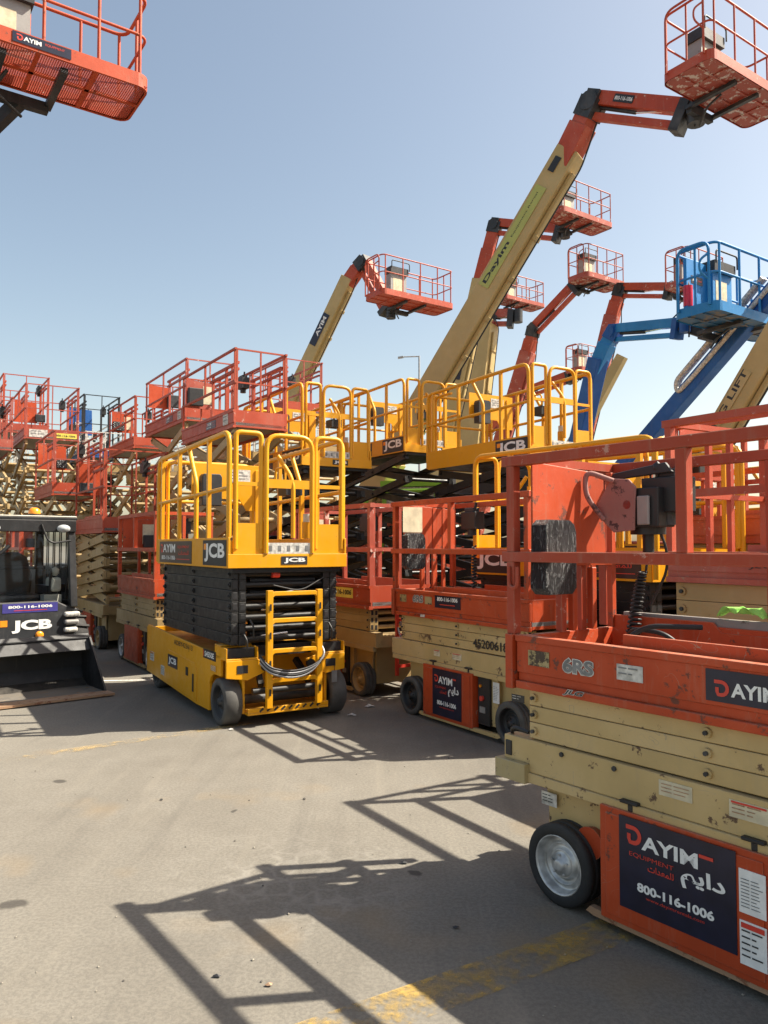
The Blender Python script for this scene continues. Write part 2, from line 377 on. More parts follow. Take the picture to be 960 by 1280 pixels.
def scissors(root, mat, n, x0, x1, z0, z1, ys, aw, th, tube_mat=None, bev=0.0, cyl_=True):
    """n levels of crossing arms on both sides. ys = (outer near y, outer far y)"""
    aw0 = aw; aw = min(aw, (z1 - z0) / (n + 1) * .985); La = x1 - x0; H = (z1 - z0 - aw); st = max(-.95, min(.95, H / n / La)); cl = math.cos(math.asin(st)) * La
    xa = x1 - cl
    yn, yf = ys; tube_mat = tube_mat or mat
    flat = (z1 - z0) / n / La < .1
    if flat: aw = (z1 - z0) / n * .965; xa = x0
    for k in range(n):
        za = z0 + aw / 2 + H * k / n; zb = z0 + aw / 2 + H * (k + 1) / n
        if flat: zc = z0 + (z1 - z0) * (k + .5) / n; za, zb = zc - aw * .03, zc + aw * .03
        for side in (0, 1):
            y_o = yn + th / 2 if side == 0 else yf - th / 2
            y_i = yn + th * 1.6 if side == 0 else yf - th * 1.6
            for yy, p, q in ((y_o, (xa, za), (x1, zb)), (y_i, (xa, zb), (x1, za))):
                mb = MB(); a, b = V((p[0], yy, p[1])), V((q[0], yy, q[1]))
                mb.bar(a, b, th, aw, mat)
                if flat:
                    dd_ = (b - a).normalized()
                    for c_, sg_ in ((a, -1), (b, 1)): mb.bar(c_ + dd_ * sg_ * -.01, c_ + dd_ * sg_ * .0015, th * .62, aw * .66, 'ink')
                m_ = (a + b) / 2; s_ = -1 if side == 0 else 1
                for c in (a, b, m_):
                    inw = (b - a).normalized() * aw * .45
                    c = c + (inw if c == a else -inw if c == b else V((0, 0, 0)))
                    mb.cyl(c + V((0, s_ * th * .5, 0)), c + V((0, s_ * (th * .5 + .012), 0)), aw * .26, mat, 10)
                    mb.cyl(c + V((0, s_ * (th * .5 + .011), 0)), c + V((0, s_ * (th * .5 + .024), 0)), aw * .13, 'charcoal', 6)
                mb.build('scissor_arm', root, bevel=bev)
        for xx, zz in ((xa + .05, za), (x1 - .05, za), ((xa + x1) / 2, (za + zb) / 2)):
            mb = MB(); mb.cyl((xx, yn + th * 1.2, zz), (xx, yf - th * 1.2, zz), aw * .3, tube_mat, 12); mb.build('cross_tube', root)
    if cyl_:
        ym = (yn + yf) / 2; mb = MB()
        p, q = V((xa + .25 * cl, ym, z0 + aw)), V((xa + .8 * cl, ym, z0 + aw + H * min(1, 1.6 / n)))
        mb.cyl(p, p + (q - p) * .6, .05, tube_mat, 14); mb.cyl(p + (q - p) * .6, q, .027, 'chrome', 12)
        mb.build('lift_cylinder', root)

# ------------------------------------------------------------------ slab lift with square rails (red platform, sand chassis)
def slab_lift(label, group, loc, th, zb=.93, n=3, px=(-.235, 1.66), W=.74, wb=1.42, rail_h=1.10, body='tan', plat='red', rail='red_rail', wr=.178, rim='rim_silver', tyre='rubber_grey', near=0, aw=None, stack0=.70, panel='red', box='red', toe_h=.25, q=.048, gate=True, chx=None, arm='tan', paper=True, round_rails=False, topsection=False, arm_x=None):
    root = thing('scissor_lift', label, 'scissor lift', (loc[0], loc[1], 0), th, group)
    x0, x1 = px; bev = .004 if near else 0
    rnd = random.Random(label); far = near == 0
    if far and plat == 'red_old':
        rail = rnd.choice(['red_old', 'red_sunfaded', 'red_rail']); plat = rnd.choice(['red_old', 'red_old', 'red_sunfaded'])
        if panel == 'red': panel = rnd.choice(['red', 'red', 'red_old', 'red_sunfaded'])
        paper = rnd.random() < .6
    cx0, cx1 = chx or (-.334, wb + .334)
    # chassis: deep body between side channels
    mb = MB()
    for y0, y1, s in ((.015, .10, -1), (W - .10 + .005, W - .01 + .005, 1)):
        mb.box(cx0, cx1, y0, y1, .545, stack0 - .005, body)
        mb.box(cx0 + .03, cx1 - .03, y0 - .012 if s < 0 else y1 - .02, y0 + .02 if s < 0 else y1 + .012, .50, .545, body)
    mb.box(cx0 + .02, cx1 - .02, .10, W - .10, .54, stack0 - .03, body)
    if near > 1:
        mb.box(cx0 - .03, cx0 + .16, -.02, .09, .495, .585, 'tan_worn'); mb.box(cx0 + .012, cx0 + .05, .008, .02, .60, .67, 'ink')
    ya, yb = .13, W - .13
    mb.box(.20, wb - .20, .06, W - .06, .10, .54, body)
    mb.box(-.16, wb + .16, ya, yb, .14, .54, body)
    # webs that curve down to each axle
    for xs, sg in ((0, 1), (wb, -1)):
        prof = [(xs + sg * -.26, .54), (xs + sg * -.16, .50), (xs + sg * -.13, .42), (xs + sg * -.13, .30), (xs + sg * .0, .24), (xs + sg * .26, .12), (xs + sg * .30, .54)]
        if sg > 0: prof = list(prof)
        else: prof = list(reversed(prof))
        for yy in (ya - .03, yb + .045): mb.prism(prof, (0, yy, 0), EX, EZ, .015, body)
    mb.build('chassis', root, bevel=bev)
    # rusty pothole guard
    for yy in (-.005, W - .03):
        g = MB(); pts = [(.16, .045), (.20, .035), (wb - .14, .035), (wb - .10, .05), (wb - .12, .072), (wb * .55, .060), (wb * .5, .085), (wb * .42, .085), (wb * .38, .06), (.18, .068)]
        g.prism(pts, (0, yy, 0), EX, EZ, .03, 'rust_edge' if near > 1 else body); g.build('pothole_guard', root)
    for x in (0, wb):
        wheel(root, x, 0, wr, .125, -1, rim, tyre, 40 if near else 20)
        wheel(root, x, W + .005, wr, .125, 1, rim, tyre, 40 if near else 20)
        mb = MB(); mb.cyl((x, .12, wr), (x, W - .12, wr), .04, 'charcoal', 10); mb.build('axle', root)
    # battery box in platform colour, with latches
    mb = MB(); bx0, bx1 = .243, wb * .683
    mb.box(bx0, bx1, -.012, .055, .055, .515, box); mb.box(bx0 + .03, bx1 - .03, -.018, -.0125, .08, .49, box)
    bb = mb.build('battery_door', root, bevel=.008 if near else 0)
    for xx in (bx0 + .14, bx1 - .07):
        l = MB(); l.box(xx - .012, xx + .012, .0, .03, .515, .545, 'rubber_dark'); l.box(xx - .045, xx + .04, -.01, .035, .545, .558, 'rubber_dark'); l.build('latch', bb, bevel=.003 if near else 0)
    mb = MB(); mb.box(bx1 + .02, bx1 + .17, .035, .058, .10, .50, 'rubber_dark')
    mb.cyl((bx1 + .08, .036, .32), (bx1 + .08, .015, .32), .022, 'print_red', 10); mb.cyl((bx1 + .06, .036, .42), (bx1 + .06, .02, .42), .012, 'amber', 8); mb.box(bx1 + .05, bx1 + .12, .026, .036, .2, .25, 'grey_metal')
    mb.build('ground_control_panel', root)
    # rear box on the far side, mirrored
    mb = MB(); mb.box(bx0, bx1, W - .05, W + .012, .055, .515, box); mb.build('battery_door', root)
    # scissors
    aw = aw or (.082 if zb < 1.3 else .11)
    ax = arm_x or (x0 + .045, x1 - .05)
    scissors(root, arm, n, ax[0], ax[1], stack0, zb, (.035, W - .035), aw, .045, bev=.004 if near else 0)
    # platform
    zt = zb + toe_h
    mb = MB()
    mb.box(x0, x1, .035, W - .035, zb + .035, zb + .075, 'grey_metal')
    for y0, y1 in ((0, .035), (W - .035, W)):
        mb.box(x0, x1, y0, y1, zb + .075, zt - .03, plat); s = -.012 if y0 == 0 else .012
        mb.box(x0, x1, y0 + min(s, 0), y1 + max(s, 0), zt - .03, zt, plat)
        mb.box(x0, x1, y0 + min(s * .8, 0), y1 + max(s * .8, 0), zb, zb + .035, plat)
        mb.box(x0, x1, y0 + .012, y1 - .006, zb + .035, zb + .075, plat)
    for y0 in (.06, W - .08):
        mb.box(x0 + .55, x1 - .02, y0, y0 + .02, zt - .12, zt + .045, plat)
    mb.build('platform', root, bevel=bev)
    for a, b_ in ((x0, x0 + .03), (x1 - .03, x1)):
        mb = MB(); mb.box(a, b_, .036, W - .036, zb + .01, zt - .004, plat); mb.build('toe_board', root, bevel=bev)
    # rails: folding upper section above a mid rail
    zm = zt + (rail_h - toe_h) * .46; zr = zb + rail_h
    def sec(x_a, x_b, y, up_posts, low_posts):
        g = MB()
        for px_ in low_posts: g.box(px_ - q / 2, px_ + q / 2, y - q / 2, y + q / 2, zt, zm - q, rail)
        for px_ in up_posts: g.box(px_ - q / 2, px_ + q / 2, y - q / 2, y + q / 2, zm, zr - q, rail)
        g.box(x_a, x_b, y - q / 2 - .002, y + q / 2 + .002, zm - q, zm, rail)
        g.box(x_a, x_b, y - q / 2 - .003, y + q / 2 + .003, zr - q, zr, rail)
        return g
    mids = [x0 - (.035 if near else -q / 2), x0 + (x1 - x0) * .46, x1 - q / 2]
    for yy in (.02, W - .02):
        g = sec(x0 - (.09 if near else .02), x1 + .02, yy, mids, [mids[0], mids[2]] if yy < .1 else mids)
        if near and yy < .1: g.box(x0 - .058, x0 - .012, yy - q / 2 - .016, yy + q / 2, zb - .005, zt, plat)
        if topsection and (yy > .1 or far):   # second rail of the sliding deck inside the first
            y2 = yy + (.055 if yy < .1 else -.055)
            g.box(x0 + (x1 - x0) * .5, x1 - .03, y2 - .018, y2 + .018, zr - .21, zr - .175, rail); g.box(x0 + (x1 - x0) * .5, x1 - .03, y2 - .018, y2 + .018, zr - .30, zr - .265, rail)
            for k in (.54, .78): g.box(x0 + (x1 - x0) * k, x0 + (x1 - x0) * k + .035, y2 - .018, y2 + .018, zt - .0, zr - .21, rail)
        g.build('guard_rail', root, bevel=.003 if near else 0)
    for xx in (x0 + q / 2, x1 - q / 2):
        g = MB()
        for yy in [.05 + (W - .1) * t for t in ((.38, .62) if xx < 0 else (.0, .5, 1.0))]: g.box(xx - q * .38, xx + q * .38, yy - q * .38, yy + q * .38, zt - .004, zr - q - .002, rail)
        g.box(xx - q * .4, xx + q * .4, .05, W - .05, zr - q * .9, zr - .004, rail); g.box(xx - q * .4, xx + q * .4, .05, W - .05, zm - q * .85, zm - .004, rail)
        g.build('gate' if xx > 0 else 'guard_rail', root)
    # end panel with hanging document box
    if panel:
        mb = MB(); xx = x0 + .06
        pw = rnd.uniform(.45, .82) if far else .82
        mb.prism([(.05, zm - .03), (W * pw, zm - .03), (W * (pw - .02), zr - .06), (.05, zr - .03)], (xx, 0, 0), (0, 1, 0), EZ, .012, panel)
        pa = mb.build('panel', root, bevel=.003 if near else 0)
        mb = MB(); bz0, bz1 = zm - .20, zm + .15
        mb.prism([(.01, bz0 + .03), (.04, bz0), (.205, bz0), (.235, bz0 + .03), (.235, bz1 - .06), (.22, bz1 - .02), (.19, bz1), (.05, bz1), (.02, bz1 - .025)], (xx + .115, 0, 0), (0, 1, 0), EZ, .10, 'wrapped' if near else 'charcoal')
        if far:
            mb = MB(); a_ = rnd.choice([.06, .2, W * .45]); h_ = rnd.uniform(.16, .30)
            mb.box(xx + .01, xx + .10, a_, a_ + rnd.uniform(.2, .27), zm + .0, zm + h_, rnd.choice(['charcoal', 'wrapped', 'rubber_dark']))
        mb.build('document_box', pa, bevel=.01 if near else .012)
        if paper:
            mb = MB(); mb.prism([(.33, zm + .05), (.5, zm + .05), (.5, zr - .12), (.33, zr - .12)] if near != 1 else [(.04, zm + .16), (.27, zm + .16), (.27, zr - .05), (.04, zr - .05)], (xx + .004, 0, 0), (0, 1, 0), EZ, .003, 'paper')
            mb.build('notice_sheet', pa)
    # control box on a bracket at the far rail
    mb = MB(); cx = x0 + (.30 if near else rnd.uniform(.25, 1.3)); cy = W - .17
    mb.box(cx, cx + .22, cy, cy + .12, zr - .27, zr - .10, 'rubber_dark'); mb.box(cx + .03, cx + .17, cy + .02, cy + .10, zr - .10, zr - .06, 'charcoal'); mb.cyl((cx + .16, cy + .05, zr - .08), (cx + .18, cy + .05, zr - .01), .014, 'rubber_dark', 8)
    mb.cyl((cx + .1, cy + .06, zr - .27), (cx + .1, cy + .06, zr - .33), .045, 'charcoal', 12)
    mb.bar((cx + .1, cy + .08, zr - .2), (cx + .1, W - .03, zr - .2), .03, .1, rail)
    mb.build('control_box', root, bevel=.006 if near else 0)
    return root

def corner_loc(x, y, th, lx, ly=0.0):
    """origin of a lift whose local point (lx, ly) stands at world (x, y)"""
    return (x - (lx * math.cos(th) - ly * math.sin(th)), y - (lx * math.sin(th) + ly * math.cos(th)))

TH = math.atan2(-.849, .529)
RG = 'red and sand coloured scissor lifts parked in the yard'
# ------------------------------------------------------------------ setting
def build_ground():
    m, nt, b = nodes('asphalt'); L = nt.links
    tc = N(nt, 'ShaderNodeTexCoord')
    big = N(nt, 'ShaderNodeTexNoise', Scale=.35, Detail=6.0, Roughness=.6); mid = N(nt, 'ShaderNodeTexNoise', Scale=2.6, Detail=8.0, Roughness=.65)
    fine = N(nt, 'ShaderNodeTexNoise', Scale=55.0, Detail=6.0, Roughness=.75); grit = N(nt, 'ShaderNodeTexVoronoi', Scale=85.0)
    for n_ in (big, mid, fine, grit): L.new(tc.outputs['Object'], n_.inputs['Vector'])
    c = mixc(nt, ramp(nt, big.outputs[0], .38, .66), (.168, .153, .128), (.212, .195, .163))
    c = mixc(nt, mul(nt, ramp(nt, mid.outputs[0], .42, .72), .55), c, (.240, .222, .188))
    c = mixc(nt, mul(nt, ramp(nt, fine.outputs[0], .44, .62), .6), c, (.095, .088, .078))
    c = mixc(nt, mul(nt, ramp(nt, fine.outputs[0], .58, .70), .5), c, (.29, .27, .23))
    c = mixc(nt, mul(nt, ramp(nt, grit.outputs['Distance'], .0, .28, 1, 0), .28), c, (.085, .08, .07))
    # sandy stains
    st = N(nt, 'ShaderNodeTexNoise', Scale=1.1, Detail=3.0, Roughness=.5); mp = N(nt, 'ShaderNodeMapping'); mp.inputs['Location'].default_value = (4.2, 1.7, 0); L.new(tc.outputs['Object'], mp.inputs[0]); L.new(mp.outputs[0], st.inputs['Vector'])
    c = mixc(nt, mul(nt, ramp(nt, st.outputs[0], .60, .76), .55), c, (.26, .185, .10))
    # network of patching cracks, kept to one worn area
    vor = N(nt, 'ShaderNodeTexVoronoi', Scale=8.5); vor.feature = 'DISTANCE_TO_EDGE'
    wob = N(nt, 'ShaderNodeTexNoise', Scale=6.0, Detail=3.0); L.new(tc.outputs['Object'], wob.inputs['Vector'])
    va = N(nt, 'ShaderNodeVectorMath', operation='MULTIPLY_ADD'); L.new(wob.outputs['Color'], va.inputs[0]); va.inputs[1].default_value = (.12, .12, .12); L.new(tc.outputs['Object'], va.inputs[2]); L.new(va.outputs[0], vor.inputs['Vector'])
    ds = N(nt, 'ShaderNodeVectorMath', operation='DISTANCE'); L.new(tc.outputs['Object'], ds.inputs[0]); ds.inputs[1].default_value = (-.42, 3.85, 0)
    area = mul(nt, ramp(nt, ds.outputs['Value'], .25, .75, 1, 0), ramp(nt, mid.outputs[0], .40, .56))
    c = mixc(nt, mul(nt, mul(nt, ramp(nt, vor.outputs['Distance'], .02, .16, 1, 0), area), .42), c, (.29, .27, .235))
    mt_ = N(nt, 'ShaderNodeMapping'); mt_.inputs['Rotation'].default_value = (0, 0, .58); mt_.inputs['Scale'].default_value = (2.6, .22, 1); L.new(tc.outputs['Object'], mt_.inputs[0])
    ts = N(nt, 'ShaderNodeTexNoise', Scale=1.5, Detail=5.0, Roughness=.6, Distortion=.3); L.new(mt_.outputs[0], ts.inputs['Vector'])
    c = mixc(nt, mul(nt, ramp(nt, ts.outputs[0], .56, .70), .38), c, (.105, .097, .085))
    c = mixc(nt, mul(nt, ramp(nt, ts.outputs[0], .44, .32), .30), c, (.26, .235, .19))
    sp = N(nt, 'ShaderNodeTexNoise', Scale=19.0, Detail=3.0, Roughness=.6); L.new(tc.outputs['Object'], sp.inputs['Vector'])
    c = mixc(nt, mul(nt, ramp(nt, sp.outputs[0], .69, .76), .35), c, (.085, .078, .068))
    # oil stains
    for (sx_, sy_, r_) in ((-1.66, 3.58, .045), (.15, 3.9, .03), (-2.2, 5.4, .04), (-.9, 4.8, .02)):
        d2 = N(nt, 'ShaderNodeVectorMath', operation='DISTANCE'); L.new(va.outputs[0], d2.inputs[0]); d2.inputs[1].default_value = (sx_ + .06, sy_ + .06, .06)
        c = mixc(nt, mul(nt, ramp(nt, d2.outputs['Value'], r_ * .8, r_ * 1.3, 1, 0), .8), c, (.05, .045, .04))
    L.new(c, b.inputs['Base Color']); b.inputs['Roughness'].default_value = .92; b.inputs['Specular IOR Level'].default_value = .25
    bp = N(nt, 'ShaderNodeBump', Strength=.45, Distance=.006); L.new(fine.outputs[0], bp.inputs['Height']); L.new(bp.outputs[0], b.inputs['Normal'])
    M['asphalt'] = m
    mb = MB(); S = 1500; mb.add([(-S, -S, 0), (S, -S, 0), (S, S, 0), (-S, S, 0)], [(0, 1, 2, 3)], 'asphalt')
    struct(mb.build('ground'))
    # worn road paint
    def worn(name, col, thr):
        m, nt, b = nodes(name); L = nt.links; tc = N(nt, 'ShaderNodeTexCoord')
        n1 = N(nt, 'ShaderNodeTexNoise', Scale=14.0, Detail=9.0, Roughness=.75); L.new(tc.outputs['Object'], n1.inputs['Vector'])
        n2 = N(nt, 'ShaderNodeTexNoise', Scale=1.6, Detail=3.0); L.new(tc.outputs['Object'], n2.inputs['Vector'])
        ad = N(nt, 'ShaderNodeMath', operation='ADD'); L.new(n1.outputs[0], ad.inputs[0]); L.new(n2.outputs[0], ad.inputs[1])
        tr = nt.nodes.new('ShaderNodeBsdfTransparent'); mx = nt.nodes.new('ShaderNodeMixShader'); out = nt.nodes['Material Output']
        L.new(ramp(nt, ad.outputs[0], thr - .14, thr + .14, 0, .85), mx.inputs[0]); L.new(tr.outputs[0], mx.inputs[1]); L.new(b.outputs[0], mx.inputs[2]); L.new(mx.outputs[0], out.inputs[0])
        b.inputs['Base Color'].default_value = (*col, 1); b.inputs['Roughness'].default_value = .8
        M[name] = m
    worn('yellow_marking', (.46, .30, .07), 1.04); worn('faint_marking', (.50, .36, .16), 1.08); worn('white_marking', (.7, .68, .62), .9)
    def strip(name, p, q, w, mat, z=.004):
        p, q = V((p[0], p[1], z)), V((q[0], q[1], z)); d = (q - p).normalized(); a = V((-d.y, d.x, 0)) * w / 2
        mb = MB(); mb.add([p - a, q - a, q + a, p + a], [(0, 1, 2, 3)], mat); struct(mb.build(name))
    strip('painted_line', (-.65, 2.36), (1.0, 3.36), .20, 'yellow_marking')
    strip('painted_line', (-4.6, 4.55), (-1.2, 7.15), .12, 'faint_marking')
    strip('painted_line', (-4.2, 9.25), (-2.35, 9.45), .07, 'white_marking', .0045)
build_ground()
random.seed(11)

# ------------------------------------------------------------------ nearest lift
th1 = math.atan2(-.797, .605)
r1 = slab_lift('nearest red scissor lift, silver rimmed wheel and large dark blue sticker on its battery box', RG, (.771, 3.552), th1, near=2, rim='rim_silver', tyre='rubber', rail='red_rail', paper=False, px=(-.235, 1.66), topsection=True)
S_ = lambda root, x0, z0, x1, z1, y, bg, dr=None, **k: sticker(root, (x0, y, z0), EX, EZ, x1 - x0, z1 - z0, bg, dr, **k)
S_(r1, .345, .135, .842, .500, -.0185, 'navy', dr_dayim_big, name='advert_sticker', label='dark blue sticker with white and red lettering on the battery box')
S_(r1, .853, .295, .950, .448, -.0185, 'white', dr_lines(9), name='data_sheet')
S_(r1, .853, .115, .950, .268, -.0185, 'white', dr_lines(5, 'print_red', 'ink'), name='data_sheet')
S_(r1, -.160, 1.045, -.035, 1.115, -.001, 'tan_worn', name='reflector_plate'); S_(r1, .330, 1.045, .455, 1.110, -.001, 'white_worn', dr_lines(2), name='reflector_plate')
lettering(r1, '6RS', (.045, -.001, 1.040), EX, EZ, .165, .062, 'print_grey', bold=.03, back='white_worn')
lettering(r1, 'JLG', (.052, -.011, .9405), EX, EZ, .115, .026, 'ink', bold=.01, shear=.35, back='white_worn')
S_(r1, .728, 1.022, 1.45, 1.140, -.001, 'navy', lambda mb, o, ex, ey, w, h: (d_logo(mb, o, ex, ey, .035, .02, .062), mb.text('AYIM', o, ex, ey, .10, .025, .17, .052, 'white', bold=.03), mb.text('800-116-1006', o, ex, ey, .33, .03, .33, .045, 'white', bold=.03)), name='advert_sticker')
S_(r1, .511, .615, .655, .675, .0145, 'paper', dr_lines(3, None, 'rust_edge'), name='warning_sticker'); S_(r1, .803, .610, .952, .672, .0145, 'paper', dr_lines(3, 'print_red', 'rust_edge'), name='warning_sticker')
S_(r1, -.30, .855, -.22, .888, .034, 'ink', dr_lines(2, None, 'white_worn'), name='warning_sticker')
# guard plate and control unit hung near the far rail, with coiled cable
T = Matrix.Translation((-.14, .60, 1.66))
mb = MB()
mb.prism([(-.02, .13), (.10, .02), (.22, .03), (.23, .24), (.19, .28), (.09, .29)], (-.15, .50, 1.645), EX, EZ, .012, 'guard_plate')
mb.tube([(-.04, .492, 1.92), (-.155, .42, 1.975), (-.155, .42, 1.85), (-.10, .492, 1.73)], .013, 'guard_plate', 8, bend=.05)
cg = mb.build('control_guard', r1, bevel=.003, label='chipped dull pink guard plate')
mb = MB(); mb.box(-.06, .19, .52, .66, 1.69, 1.88, 'rubber_dark'); mb.prism([(-.12, 1.93), (.24, 1.95), (.20, 2.0), (-.10, 1.965)], (0, .565, 0), EX, EZ, .02, 'rubber_dark')
mb.cyl((.12, .60, 1.90), (.13, .59, 1.955), .018, 'chrome', 10); mb.box(.085, .15, .50, .518, 1.70, 1.84, 'grey_metal')
mb.cyl((.06, .63, 1.70), (.06, .63, 1.655), .085, 'rubber_dark', 20); mb.cyl((.06, .63, 1.66), (.06, .63, 1.56), .028, 'rubber_dark', 12)
mb.build('control_unit', r1, bevel=.006)
hp = [V((.06, .63, 1.57)), V((.055, .62, 1.50)), V((.05, .62, 1.47))]
for i in range(160):
    t = i / 159; a = i * .72; rr = .018 + .016 * t
    hp.append(V((.04 - .07 * t + rr * math.cos(a), .61 + rr * math.sin(a), 1.47 - (.36 * t ** 1.25))))
mb = MB(); mb.tube(hp, .0062, 'rubber_dark', 7); mb.build('coiled_cable', r1)
mb = MB(); mb.tube([(-.03, .58, 1.14), (.05, .50, 1.20), (.22, .52, 1.19), (.28, .58, 1.11)], .011, 'rubber_dark', 8, bend=.08)
mb.tube([(.10, .42, 1.06), (.10, .38, 1.16), (.20, .40, 1.23), (.42, .50, 1.235)], .012, 'rubber_dark', 8, bend=.09); mb.build('power_cable', r1)
mb = MB(); mb.prism([(-.18, 1.03), (.82, 1.03), (.82, 1.20), (.42, 1.20), (.38, 1.245), (-.18, 1.245)], (0, .655, 0), EX, EZ, .012, 'red')
mb.build('inner_toe_board', r1, bevel=.003)
mb = MB(); mb.box(-.12, 1.6, .668, .70, 1.18, 1.262, 'grey_metal'); mb.build('deck_slide_rail', r1, bevel=.004)
mb = MB(); mb.tube([(-.27, -.012, 1.50), (-.27, -.012, 1.40), (-.20, -.03, 1.40), (-.20, -.03, 1.50)], .009, 'red_rail', 8, bend=.05); mb.build('handle', r1)
mb = MB()
for yy, z1_ in ((.33, 1.49), (.48, 1.49), (.64, 1.98)): mb.box(-.20, -.165, yy, yy + .035, 1.18, z1_, 'red')
mb.box(-.20, -.165, .30, .66, 1.50, 1.535, 'red'); mb.build('end_gate', r1, bevel=.003)
mb = MB(); mb.cyl((.13, .06, .30), (.13, .12, .30), .07, 'red', 16, r2=.06); mb.build('hub_motor', r1)
mb = MB(); mb.prism([(-.20, .09), (-.13, .12), (-.12, .2), (-.14, .2), (-.21, .14)], (0, .22, 0), EX, EZ, .05, 'tan_worn'); mb.build('tow_bracket', r1)

mb = MB(); mb.cyl((.03, .515, 1.80), (.03, .500, 1.80), .022, 'print_red', 14); mb.build('stop_button', r1)
mb = MB(); mb.cyl((.13, .60, 1.88), (.145, .585, 1.96), .011, 'rubber_dark', 8); mb.lathe((.145, .585, 1.95), (.1, -.1, 1), [(0, .012), (.02, .022), (.045, .02), (.06, 0)], 'rubber_dark', 12); mb.build('joystick', r1)
mb = MB()
for k_, (a_, b_) in enumerate(((-.03, 1.73), (.0, 1.73), (.03, 1.73))): mb.cyl((a_, .519, b_), (a_, .510, b_), .007, 'chrome', 8)
mb.build('switch', r1)
sticker(r1, (-.045, .5195, 1.84), EX, EZ, .09, .03, 'sticker_yellow', dr_lines(2, None, 'ink'), name='warning_sticker')
mb = MB(); mb.tube([(.10, .64, 1.70), (.14, .66, 1.60), (.12, .70, 1.48), (.02, .70, 1.30)], .007, 'rubber_dark', 7, bend=.06); mb.build('cable', r1)
# small fittings on the sand coloured chassis
for x_ in (.02, .30, 1.05, 1.40):
    mb = MB(); mb.cyl((x_, .015, .668), (x_, .006, .668), .011, 'charcoal', 6); mb.build('bolt', r1)
mb = MB(); mb.tube([(-.20, .04, .72), (-.30, .02, .74), (-.33, .10, .60), (-.26, .20, .50), (-.1, .2, .40)], .009, 'rubber_dark', 7, bend=.06); mb.build('hydraulic_hose', r1)
S_(r1, -.16, .395, -.07, .455, .084, 'white_worn', dr_lines(3, None, 'ink'), name='warning_sticker')
# green rag left on the far deck edge
def w1(x, y, z): return Matrix.Rotation(th1, 4, 'Z') @ V((x, y, z)) + V((.771, 3.552, 0))
rg = MB(); c0 = w1(.50, .675, 1.264); K = 10; vs = []
for i in range(K):
    for j in range(6):
        t = i / (K - 1); p = w1(.40 + .22 * t, .64 + .012 * j, 1.270 + .065 * abs(math.sin(2.3 * i + j)) * (1 if 0 < i < K - 1 else .2) - .0 * t); vs.append(p)
rg.add(vs, [(i * 6 + j, (i + 1) * 6 + j, (i + 1) * 6 + j + 1, i * 6 + j + 1) for i in range(K - 1) for j in range(5)], 'rag_green', True)
o = rg.build('rag'); md = o.modifiers.new('solid', 'SOLIDIFY'); md.thickness = .008; md = o.modifiers.new('sub', 'SUBSURF'); md.levels = md.render_levels = 2
tag(o, 'crumpled bright green work glove lying on the deck edge of the nearest red lift', 'rag')

# ------------------------------------------------------------------ second lift (6RS behind the first)
th2 = math.atan2(-.849, .529)
r2 = slab_lift('red scissor lift with pale paper notice, standing right of the nearest yellow lift with ladder', RG, (.243, 7.514), th2, near=1, rim='rubber_dark', tyre='rubber_grey', rail='red', body='tan', plat='red')
S_(r2, .405, .085, .83, .495, -.0185, 'navy', dr_dayim_big, name='advert_sticker')
lettering(r2, '6RS', (.06, -.001, 1.07), EX, EZ, .17, .065, 'print_grey', bold=.03, back='white_worn')
lettering(r2, 'JLG', (.085, -.011, .940), EX, EZ, .12, .023, 'ink', bold=.01, shear=.35)
S_(r2, .42, 1.04, .80, 1.165, -.001, 'navy', dr_phone, name='advert_sticker')
S_(r2, -.16, 1.06, -.05, 1.13, -.001, 'tan_worn', name='reflector_plate'); S_(r2, .26, 1.06, .37, 1.13, -.001, 'tan_worn', name='reflector_plate')
S_(r2, .20, .938, .27, .962, -.011, 'white_worn', name='sticker')
lettering(r2, '452006184', (.93, .032, .735), EX, EZ, .50, .075, 'ink', bold=.02)
S_(r2, .38, .60, .47, .655, .0145, 'paper', dr_lines(3, 'print_red', 'rust_edge'), name='warning_sticker'); S_(r2, .66, .60, .79, .655, .0145, 'paper', dr_lines(3, 'print_red', 'rust_edge'), name='warning_sticker')
S_(r2, 1.16, .30, 1.24, .47, .058, 'white', dr_lines(9, None), name='data_sheet')
mb = MB()
for yy in (.40, .52): mb.box(-.20, -.17, yy, yy + .03, 1.18, 1.98, 'red')
mb.build('end_gate', r2)
hp = []
for i in range(110):
    t = i / 109; a = i * .8; hp.append(V((.36 + .022 * math.cos(a), .50 + .022 * math.sin(a), 1.60 - .40 * t)))
mb = MB(); mb.tube(hp, .007, 'rubber_dark', 6); mb.build('coiled_cable', r2)

# third, between yellow lift and second
c3 = (-.273, 8.424)
o3 = (c3[0] - 1.42 * math.cos(TH), c3[1] - 1.42 * math.sin(TH))
r3 = slab_lift('shaded red scissor lift behind the nearest yellow lift, small yellow phone sticker on its deck', RG, o3, TH, near=0, rail='red_rail', plat='red_old', body='tan_old', arm='tan_old', tyre='rubber_grey', rim='tan_old', rail_h=1.12, panel='red', W=.76)
S_(r3, .70, 1.03, 1.30, 1.14, -.001, 'sticker_yellow', lambda mb, o, ex, ey, w, h: mb.text('800-116-1006', o, ex, ey, .05 * w, .3 * h, .9 * w, .5 * h, 'ink', bold=.03), name='advert_sticker')
mb = MB()
for yy in (.22, .50): mb.box(1.80, 1.83, yy, yy + .03, .25, .92, 'print_red')
for k in range(4): mb.box(1.80, 1.825, .25, .50, .33 + .16 * k, .36 + .16 * k, 'print_red')
mb.build('ladder', r3)
mb = MB()
for k in range(3): mb.tube([(1.78, .25 + .05 * k, .80), (1.92, .22 + .05 * k, .62), (1.90, .45, .42 - .03 * k), (1.80, .60, .5)], .010, 'hose', 7, bend=.12)
mb.build('hydraulic_hose', r3)

